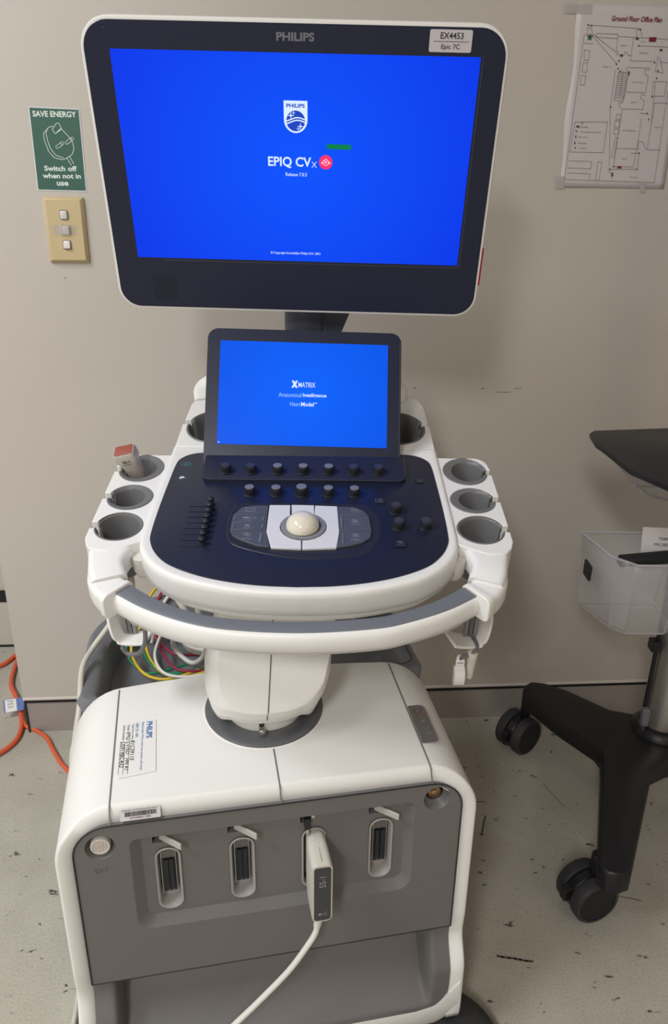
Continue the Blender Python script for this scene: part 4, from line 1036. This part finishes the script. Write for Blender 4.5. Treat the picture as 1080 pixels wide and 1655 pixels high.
# floor plan notice
LINES = [[(0.4523, 1.5293), (0.4463, 1.2831), (0.6295, 1.2802), (0.6286, 1.441)], [(0.4534, 1.5293), (0.4756, 1.5285)], [(0.4758, 1.5318), (0.5165, 1.5313), (0.5163, 1.5247), (0.4755, 1.5257), (0.4758, 1.5318)], [(0.4574, 1.5447), (0.5576, 1.5414)], [(0.4586, 1.5295), (0.4575, 1.5409), (0.4645, 1.5391), (0.4693, 1.5297)], [(0.553, 1.5279), (0.5506, 1.5394), (0.5579, 1.5395), (0.5633, 1.5282)], [(0.517, 1.528), (0.6142, 1.5255)], [(0.5167, 1.5251), (0.5168, 1.5058), (0.5212, 1.504), (0.5185, 1.4991), (0.5336, 1.4984), (0.5335, 1.5033), (0.5387, 1.5024), (0.5405, 1.4982), (0.5459, 1.4977)], [(0.547, 1.5268), (0.5466, 1.4893), (0.5954, 1.4891)], [(0.5588, 1.5138), (0.6155, 1.513)], [(0.4684, 1.5278), (0.5207, 1.4844)], [(0.4729, 1.5279), (0.518, 1.502)], [(0.4557, 1.5044), (0.466, 1.5041), (0.4667, 1.4881), (0.4579, 1.4885), (0.4557, 1.5044)], [(0.4566, 1.4844), (0.4654, 1.484), (0.4657, 1.4685), (0.4567, 1.4689), (0.4566, 1.4844)], [(0.4556, 1.4633), (0.4649, 1.4629), (0.4643, 1.4472), (0.4559, 1.4476), (0.4556, 1.4633)], [(0.5403, 1.478), (0.5864, 1.478), (0.5862, 1.4751), (0.5769, 1.4749), (0.5788, 1.468), (0.5856, 1.4651), (0.5852, 1.4371), (0.5456, 1.4373), (0.546, 1.4712), (0.5402, 1.476)], [(0.5275, 1.4708), (0.5439, 1.4702)], [(0.5268, 1.4708), (0.5256, 1.4227), (0.5433, 1.4221), (0.545, 1.4633)], [(0.5356, 1.471), (0.5356, 1.431)], [(0.5449, 1.4342), (0.5427, 1.419), (0.5356, 1.4189), (0.5379, 1.4118), (0.5443, 1.4088), (0.5846, 1.4086), (0.5848, 1.4239), (0.5766, 1.4278), (0.5779, 1.4339), (0.5852, 1.433)], [(0.5443, 1.4088), (0.5423, 1.3402), (0.5841, 1.3398), (0.5843, 1.3932)], [(0.5423, 1.3402), (0.542, 1.3082), (0.5821, 1.3077), (0.5839, 1.3409)], [(0.5339, 1.3994), (0.5422, 1.3992), (0.5424, 1.3903), (0.5341, 1.3906), (0.5339, 1.3994)], [(0.5328, 1.3881), (0.5423, 1.3879), (0.5426, 1.3769), (0.5333, 1.3771), (0.5328, 1.3881)], [(0.533, 1.3746), (0.5421, 1.3744), (0.5421, 1.365), (0.5332, 1.3653), (0.533, 1.3746)], [(0.5378, 1.3591), (0.542, 1.3591), (0.5407, 1.3243), (0.5351, 1.3246), (0.5378, 1.3591)], [(0.5866, 1.3388), (0.5854, 1.3536), (0.594, 1.3527), (0.6023, 1.3391), (0.6327, 1.3385)], [(0.6047, 1.3391), (0.6063, 1.4202), (0.6334, 1.4198)], [(0.5976, 1.4564), (0.6235, 1.456), (0.6232, 1.4318), (0.5984, 1.4317), (0.5976, 1.4564)], [(0.606, 1.4883), (0.6211, 1.4877)], [(0.5985, 1.498), (0.5983, 1.4724), (0.6138, 1.4707), (0.6023, 1.4961)], [(0.6056, 1.3832), (0.6015, 1.4545)], [(0.5203, 1.4726), (0.5199, 1.4104), (0.5335, 1.3081)], [(0.5362, 1.3028), (0.5901, 1.3036), (0.5901, 1.3325)], [(0.4545, 1.3846), (0.5182, 1.3858), (0.5178, 1.3324), (0.4508, 1.3324), (0.4545, 1.3846)], [(0.4516, 1.3165), (0.4973, 1.3161), (0.4967, 1.3032), (0.4496, 1.304)], [(0.4508, 1.295), (0.4968, 1.2942), (0.496, 1.2827)], [(0.5093, 1.3163), (0.5093, 1.2829)], [(0.5155, 1.3153), (0.5093, 1.3163)], [(0.5178, 1.3164), (0.516, 1.2823)], [(0.5314, 1.3059), (0.5351, 1.2973), (0.5401, 1.2963), (0.5407, 1.2844)], [(0.5797, 1.4023), (0.5941, 1.4016)], [(0.5732, 1.3322), (0.5889, 1.3325)], [(0.526, 1.4684), (0.5443, 1.4678)], [(0.5261, 1.465), (0.5442, 1.4644)], [(0.5262, 1.4617), (0.5441, 1.4611)], [(0.5263, 1.4583), (0.5441, 1.4577)], [(0.5263, 1.4549), (0.544, 1.4543)], [(0.5264, 1.4515), (0.5439, 1.4509)], [(0.5265, 1.4481), (0.5439, 1.4475)], [(0.5266, 1.4447), (0.5438, 1.4441)], [(0.5267, 1.4413), (0.5437, 1.4406)], [(0.5268, 1.4379), (0.5437, 1.4372)], [(0.5268, 1.4345), (0.5436, 1.4338)], [(0.5269, 1.431), (0.5435, 1.4304)], [(0.527, 1.4276), (0.5435, 1.4269)]]
BLK = [(0.5541, 1.5251), (0.5285, 1.4971), (0.603, 1.5078), (0.5941, 1.4871), (0.5472, 1.4683), (0.4608, 1.3769), (0.459, 1.3688), (0.4591, 1.3594), (0.4587, 1.3483), (0.4606, 1.3395), (0.5421, 1.3076), (0.542, 1.2935), (0.4576, 1.5447), (0.4639, 1.5433), (0.5579, 1.5399), (0.521, 1.4829), (0.5251, 1.4757), (0.53, 1.4715), (0.5248, 1.4885), (0.5588, 1.5138), (0.5203, 1.4114), (0.5945, 1.4016), (0.5989, 1.3914), (0.5896, 1.3325), (0.536, 1.3027), (0.5901, 1.3036), (0.5991, 1.4303), (0.6026, 1.4615), (0.6032, 1.474)]
TXT = [('KEY', 0.4696, 1.3828), ('Fire Exit', 0.4734, 1.3763), ('Fire Extinguisher/Blanket', 0.4883, 1.3676), ('Exit path', 0.473, 1.3586), ('Evacuate', 0.4736, 1.3485), ('Assembly', 0.4765, 1.3395), ('Reception', 0.4633, 1.5152), ('Suite 1', 0.5311, 1.5139), ('Foyer', 0.5664, 1.5205), ('Boardroom', 0.571, 1.5026), ('Stair 1', 0.5031, 1.4786), ('Unit 2 Storage', 0.5671, 1.4538), ('Unit 3', 0.5648, 1.4205), ('Unit 4 Warehouse', 0.5632, 1.372), ('Unit 5', 0.5615, 1.3224), ('Tenancy', 0.6196, 1.3783), ('Car Park', 0.5863, 1.2894)]
nt_ = thing('floor_plan_notice', 'laminated ground floor plan taped to the wall at upper right', 'notice', WM @ Matrix.Translation((.54, 1.27, 0)))
def curl(u, v): return .0015 + .004*math.exp(-((u-.4365)/.01)**2) + .0015*math.sin(v*9)
bm = NB(); NU, NV = 20, 24; VV = []
for j in range(NV+1):
    row = []
    for i in range(NU+1):
        u = .4360 + .216*i/NU; v = 1.2685 + .311*j/NV; row.append(bm.verts.new((u + (.0025 if i == 0 else 0)*math.sin(j*.5), v, (.0008 + .0006*(1 - i/NU)**6))))
    VV.append(row)
for a, b in zip(VV, VV[1:]):
    for i in range(NU): bm.faces.new((a[i], a[i+1], b[i+1], b[i]))
sh = obj('notice_sheet', bm, PAPER, nt_, WM, 60)
sh.modifiers.new('s', 'SOLIDIFY').thickness = .0004
z = .0042
ZL = .0018
bm = NB()
for l in LINES: stroke(bm, l, .0006, ZL)
obj('plan_drawing', bm, LINE, sh, WM, 0)
bm = NB()
for i, p in enumerate(BLK):
    w, h = ((.0026, .0016) if i in (0, 1, 2, 5, 4, 11) else (.0011, .0013)); w, h = ((.0013, .0034) if i in (7, 8, 4, 11) else (w, h))
    flat(bm, [(p[0]-w, p[1]-h), (p[0]+w, p[1]-h), (p[0]+w, p[1]+h), (p[0]-w, p[1]+h)] if i not in (7, 8) else [(p[0]-w, p[1]), (p[0], p[1]-h), (p[0]+w, p[1]), (p[0], p[1]+h)], ZL+.0002)
obj('plan_symbols', bm, TXTK, sh, WM, 0)
bm = NB(); flat(bm, [(.5770, 1.5208), (.5905, 1.5212), (.5905, 1.5285), (.5770, 1.5280)], ZL+.0002); flat(bm, [(.5500, 1.3045), (.5582, 1.3050), (.5582, 1.3090), (.5500, 1.3085)], ZL+.0002)
obj('plan_panel_marks', bm, REDP, sh, WM, 0, label='dark red marks on the plan')
bm = NB(); flat(bm, [(.4637 + (.0068 if k % 2 == 0 else .0027)*math.sin(PI*k/5), 1.5252 + (.0068 if k % 2 == 0 else .0027)*math.cos(PI*k/5)) for k in range(10)], ZL+.0002)
obj('plan_star', bm, STARG, sh, WM, 0, label='green star on the plan')
bm = NB(); textbm(bm, 'Ground Floor Office Plan', .5010, 1.5520, .0955, .0085, ZL, .025, .25)
obj('plan_title', bm, TXTR, sh, WM, 0, label='dark red heading')
bm = NB()
for s, x, y in TXT:
    w = .0019*len(s) if len(s) < 14 else .0016*len(s); textbm(bm, s, x - w/2, y-.0014, w, .0028, ZL)
obj('plan_lettering', bm, TXTP, sh, WM, 0)
for q in ([(.4087, 1.5775), (.4600, 1.5785), (.4612, 1.5625), (.4106, 1.5620)], [(.4265, 1.2895), (.4455, 1.2885), (.4465, 1.2665), (.4285, 1.2660)], [(.600, 1.282), (.612, 1.282), (.613, 1.262), (.601, 1.262)]):
    bm = NB(); prism(bm, q, .0022, .0025); obj('tape', bm, TAPE, nt_, WM, 0)

# ------------------------------------------------------------------ orange cords on the floor
def cord(pts, r, label, m=ORANGE):
    bm = NB(); tube(bm, catmull(pts, 8), r, 12); return tag(obj('extension_cord', bm, m, smooth=60), label, 'cord')
cord([(-1.20, 1.74, .006), (-1.05, 1.79, .006), (-.945, 1.84, .006), (-.918, 1.895, .006), (-.905, 1.88, .006), (-.893, 1.82, .006), (-.872, 1.75, .008), (-.830, 1.685, .009), (-.795, 1.62, .007), (-.775, 1.568, .006), (-.772, 1.515, .006), (-.800, 1.462, .006), (-.86, 1.40, .006), (-1.0, 1.32, .006)], .0062, 'thick orange cord curving past the end of the wall')
cord([(-.80, 1.640, .006), (-.782, 1.60, .006), (-.765, 1.577, .0055), (-.735, 1.562, .0055), (-.70, 1.535, .0055), (-.668, 1.490, .0055), (-.62, 1.43, .0055), (-.55, 1.38, .0055), (-.42, 1.36, .0055), (-.2, 1.30, .0055), (.0, 1.28, .0055)], .005, 'thinner orange cord running behind the cart from the wall corner')
TG = Matrix.Translation((-.795, 1.632, .034)) @ rotm('Z', 20) @ rotm('X', 50)
tg = thing('cable_tag', 'blue and white test tag wrapped round the orange cord', 'tag', TG)
bm = NB(); prism(bm, rrect(-.043, .004, -.016, .016, .002, 2), -.0004, .0004); tp = obj('tag_strip', bm, TAGB, tg, TG, 0)
bm = NB(); flat(bm, [(-.039, -.0155), (-.012, -.0155), (-.012, .0155), (-.039, .0155)], .0007, 0)
for y in (-.006, .002, .009): textbm(bm, random.choice(('TEST', 'TAG', 'DATE')), -.033, y, .014, .004, .0010, .01, mi=1)
obj('tag_window', bm, [LABELW, TXTK], tp, TG, 0)
bm = NB(); tube(bm, [(.006, .014*math.cos(a), -.012 + .012*math.sin(a)) for a in [2*PI*i/16 for i in range(17)]], .0015, 8); obj('tag_tie', bm, TAGB, tg, TG, 50)

# ------------------------------------------------------------------ scuffs on the floor
bm = NB()
for a, b, w in (((.291, 1.345), (.345, 1.342), .0022), ((.320, 1.245), (.338, 1.30), .003), ((.30, .965), (.36, .955), .004), ((.49, 1.40), (.52, 1.33), .0012), ((.54, 1.10), (.60, 1.085), .0015)):
    A, B = Vector(a), Vector(b); n = 6
    stroke(bm, [A.lerp(B, i/n) + Vector((random.uniform(-.001, .001), random.uniform(-.001, .001))) for i in range(n+1)], w, .0006)
fl = bpy.data.objects['floor']
structure(obj('scuff_marks', bm, mat('floor_scuff', (.07, .06, .05), .6), fl, ID, 0))

# ------------------------------------------------------------------ stand at the right
ST = thing('rolling_stand', 'black wheeled stand with silver pole, black shelf and clear bins, by the right wall', 'stand', Matrix.Translation((.725, 1.395, 0)))
pb = [(.455, 1.527), (.461, 1.552), (.482, 1.570), (.512, 1.566), (.56, 1.537), (.640, 1.462), (.69, 1.448), (.80, 1.455), (.93, 1.50), (.965, 1.49), (.97, 1.45), (.85, 1.36), (.78, 1.31), (.70, 1.285), (.660, 1.262), (.640, 1.22), (.536, 1.020), (.525, 1.000), (.505, .992), (.482, .996), (.472, 1.013), (.560, 1.268), (.574, 1.312), (.570, 1.336), (.512, 1.420)]
bm = NB(); loft(bm, [[(x, y, z) for x, y in offset(pb, d)] for z, d in ((.118, -.004), (.122, 0), (.160, 0), (.165, -.004), (.1662, -.010))])
sb = obj('stand_base', bm, BLACK, ST, ID, 40)
bm = NB(); lathe(bm, [(.062, .160), (.060, .172), (.052, .180), (.046, .186)], 40, M=Matrix.Translation((.727, 1.395, 0))); obj('base_boss', bm, BLACK, sb, ID, 50)
bm = NB(); lathe(bm, [(.0425, .165), (.0425, 1.9)], 40, M=Matrix.Translation((.727, 1.395, 0))); po = obj('pole', bm, ALU, ST, ID, 40)
bm = NB(); tube(bm, catmull([(.680, 1.385, .20), (.679, 1.382, .35), (.679, 1.382, .6), (.681, 1.382, 1.0), (.682, 1.384, 1.4)], 4), .0045, 10); obj('pole_cord', bm, BLACKM, ST, ID, 60)
bm = NB(); box(bm, .662, .682, 1.365, 1.39, .378, .402); obj('cord_clip', bm, BLACK, ST, ID, 30, bevel=.002)
bm = NB(); box(bm, .672, .688, 1.368, 1.384, .188, .232); obj('cord_sleeve', bm, KTOP, ST, ID, 30, bevel=.003)
bm = NB(); lathe(bm, [(.003, .184), (.003, .196)], 10, M=Matrix.Translation((.676, 1.365, 0))); obj('pole_bolt', bm, STEEL, ST, ID, 40)
def caster(x, y, az, lx_, ly_):
    M_ = Matrix.Translation((x, y, .046)) @ rotm('Z', az)      # wheel axle along local y
    bm = NB(); box(bm, -.022, .022, -.012, .012, .0, .03, 0); lathe(bm, [(.040, -.011), (.043, -.008), (.043, .008), (.040, .011)], 28, M=rotm('X', 90)); lathe(bm, [(.012, .02), (.012, .085)], 16, M=Matrix.Translation((lx_, ly_, 0)))
    box(bm, -.055, -.03, -.008, .008, -.004, .022)
    c_ = obj('caster', bm, BLACK, ST, M_, 40, bevel=.002)
    for s in (-1, 1):
        bm = NB(); Mw = rotm('X', 90*s) @ Matrix.Translation((0, 0, .012))
        lathe(bm, [(.044, 0), (.046, .002), (.046, .019), (.0435, .0225), (.038, .0225)], 36, M=Mw, cap1=False); lathe(bm, [(.038, .0215), (.036, .0200), (.010, .0205)], 36, mi=1, M=Mw, cap0=False)
        obj('caster_wheel', bm, [TYRE, BLACKM], c_, M_, 40)
caster(.484, 1.068, 18, 0.012, 0)
caster(.456, 1.532, 38, 0.02, 0)
caster(.945, 1.46, -60, 0.012, 0)
# black shelf with a clear drawer beneath
ZS = .868
sh_ = [(.458, 1.300), (.452, 1.285), (.439, 1.232), (.440, 1.215), (.447, 1.10), (.457, 1.075), (.485, 1.03), (.56, .93), (.70, .93), (.95, .95), (.95, 1.335), (.60, 1.332)]
sh_ = [(.456, 1.310), (.446, 1.296), (.438, 1.234), (.441, 1.215), (.447, 1.10), (.476, 1.030), (.54, .95), (.95, .93), (.95, 1.335), (.597, 1.334)]
bm = NB(); loft(bm, [[(x, y, z) for x, y in offset(sh_, d)] for z, d in ((ZS-.011, -.003), (ZS-.009, 0), (ZS-.002, 0), (ZS, -.003))]); obj('shelf', bm, BLACK, ST, ID, 40)
def bin_(name, top, bot, z1, z0, th=.003):
    bm = NB(); loft(bm, [[(x, y, z1) for x, y in top], [(x, y, z0 + .012) for x, y in bot], [(x, y, z0) for x, y in offset(bot, -.010)]], False, True)
    o = obj(name, bm, CLEAR, ST, ID, 30); s = o.modifiers.new('s', 'SOLIDIFY'); s.thickness = th; s.offset = 0
    bm = NB(); tube(bm, [(x, y, z1) for x, y in top] + [(top[0][0], top[0][1], z1)], .0028, 8); obj('bin_rim', bm, CLEARE, o, ID, 50)
    bm = NB(); q = offset(bot, -.002); tube(bm, [(x, y, z0 + .006) for x, y in q] + [(q[0][0], q[0][1], z0 + .006)], .002, 8)
    for i in range(len(top)): tube(bm, [(top[i][0], top[i][1], z1), (bot[i][0], bot[i][1], z0+.01)], .0016, 8)
    obj('bin_edge', bm, CLEARE, o, ID, 50)
    return o
bin_('clear_drawer', [(.462, 1.322), (.462, 1.225), (.520, 1.10), (.80, 1.08), (.80, 1.322)], [(.545, 1.315), (.548, 1.27), (.585, 1.235), (.79, 1.235), (.79, 1.315)], ZS-.012, .757)
bk = bin_('clear_bin', [(.488, 1.385), (.512, 1.270), (.545, 1.235), (.632, 1.235), (.668, 1.265), (.668, 1.385)], [(.500, 1.380), (.530, 1.285), (.555, 1.262), (.628, 1.262), (.655, 1.282), (.655, 1.380)], .640, .478)
bm = NB(); box(bm, .484, .489, 1.30, 1.335, .575, .605); obj('bin_clip', bm, BLACK, ST, ID, 30, bevel=.001)
bm = NB(); box(bm, .665, .70, 1.33, 1.37, .52, .62); obj('bin_bracket', bm, BLACK, ST, ID, 30, bevel=.003)
# things inside the clear bin
MC = Matrix.Translation((.640, 1.345, .655)) @ rotm('Z', -4) @ rotm('X', 78)
bm = NB(); prism(bm, rrect(-.048, .04, -.05, .012, .002, 2), -.0006, .0006)
cdn = tag(obj('instruction_card', bm, mat('card_paper', (.62, .57, .56), .5), None, MC, 0), 'white card with small print standing in the clear bin', 'card')
bm = NB(); textbm(bm, 'TEMP', -.018, -.012, .022, .0055, .001, .02); textbm(bm, 'PROBES', -.024, -.024, .030, .006, .001, .02); obj('card_print', bm, TXTP, cdn, MC, 0)
bm = NB(); lathe(bm, [(.004, -.055), (.012, -.05), (.013, .04), (.006, .055)], 18, M=Matrix.Translation((.598, 1.325, .612)) @ rotm('Y', 84))
tag(obj('black_rod', bm, BLACKM, smooth=50), 'black rod lying inside the clear bin beside the card', 'rod')
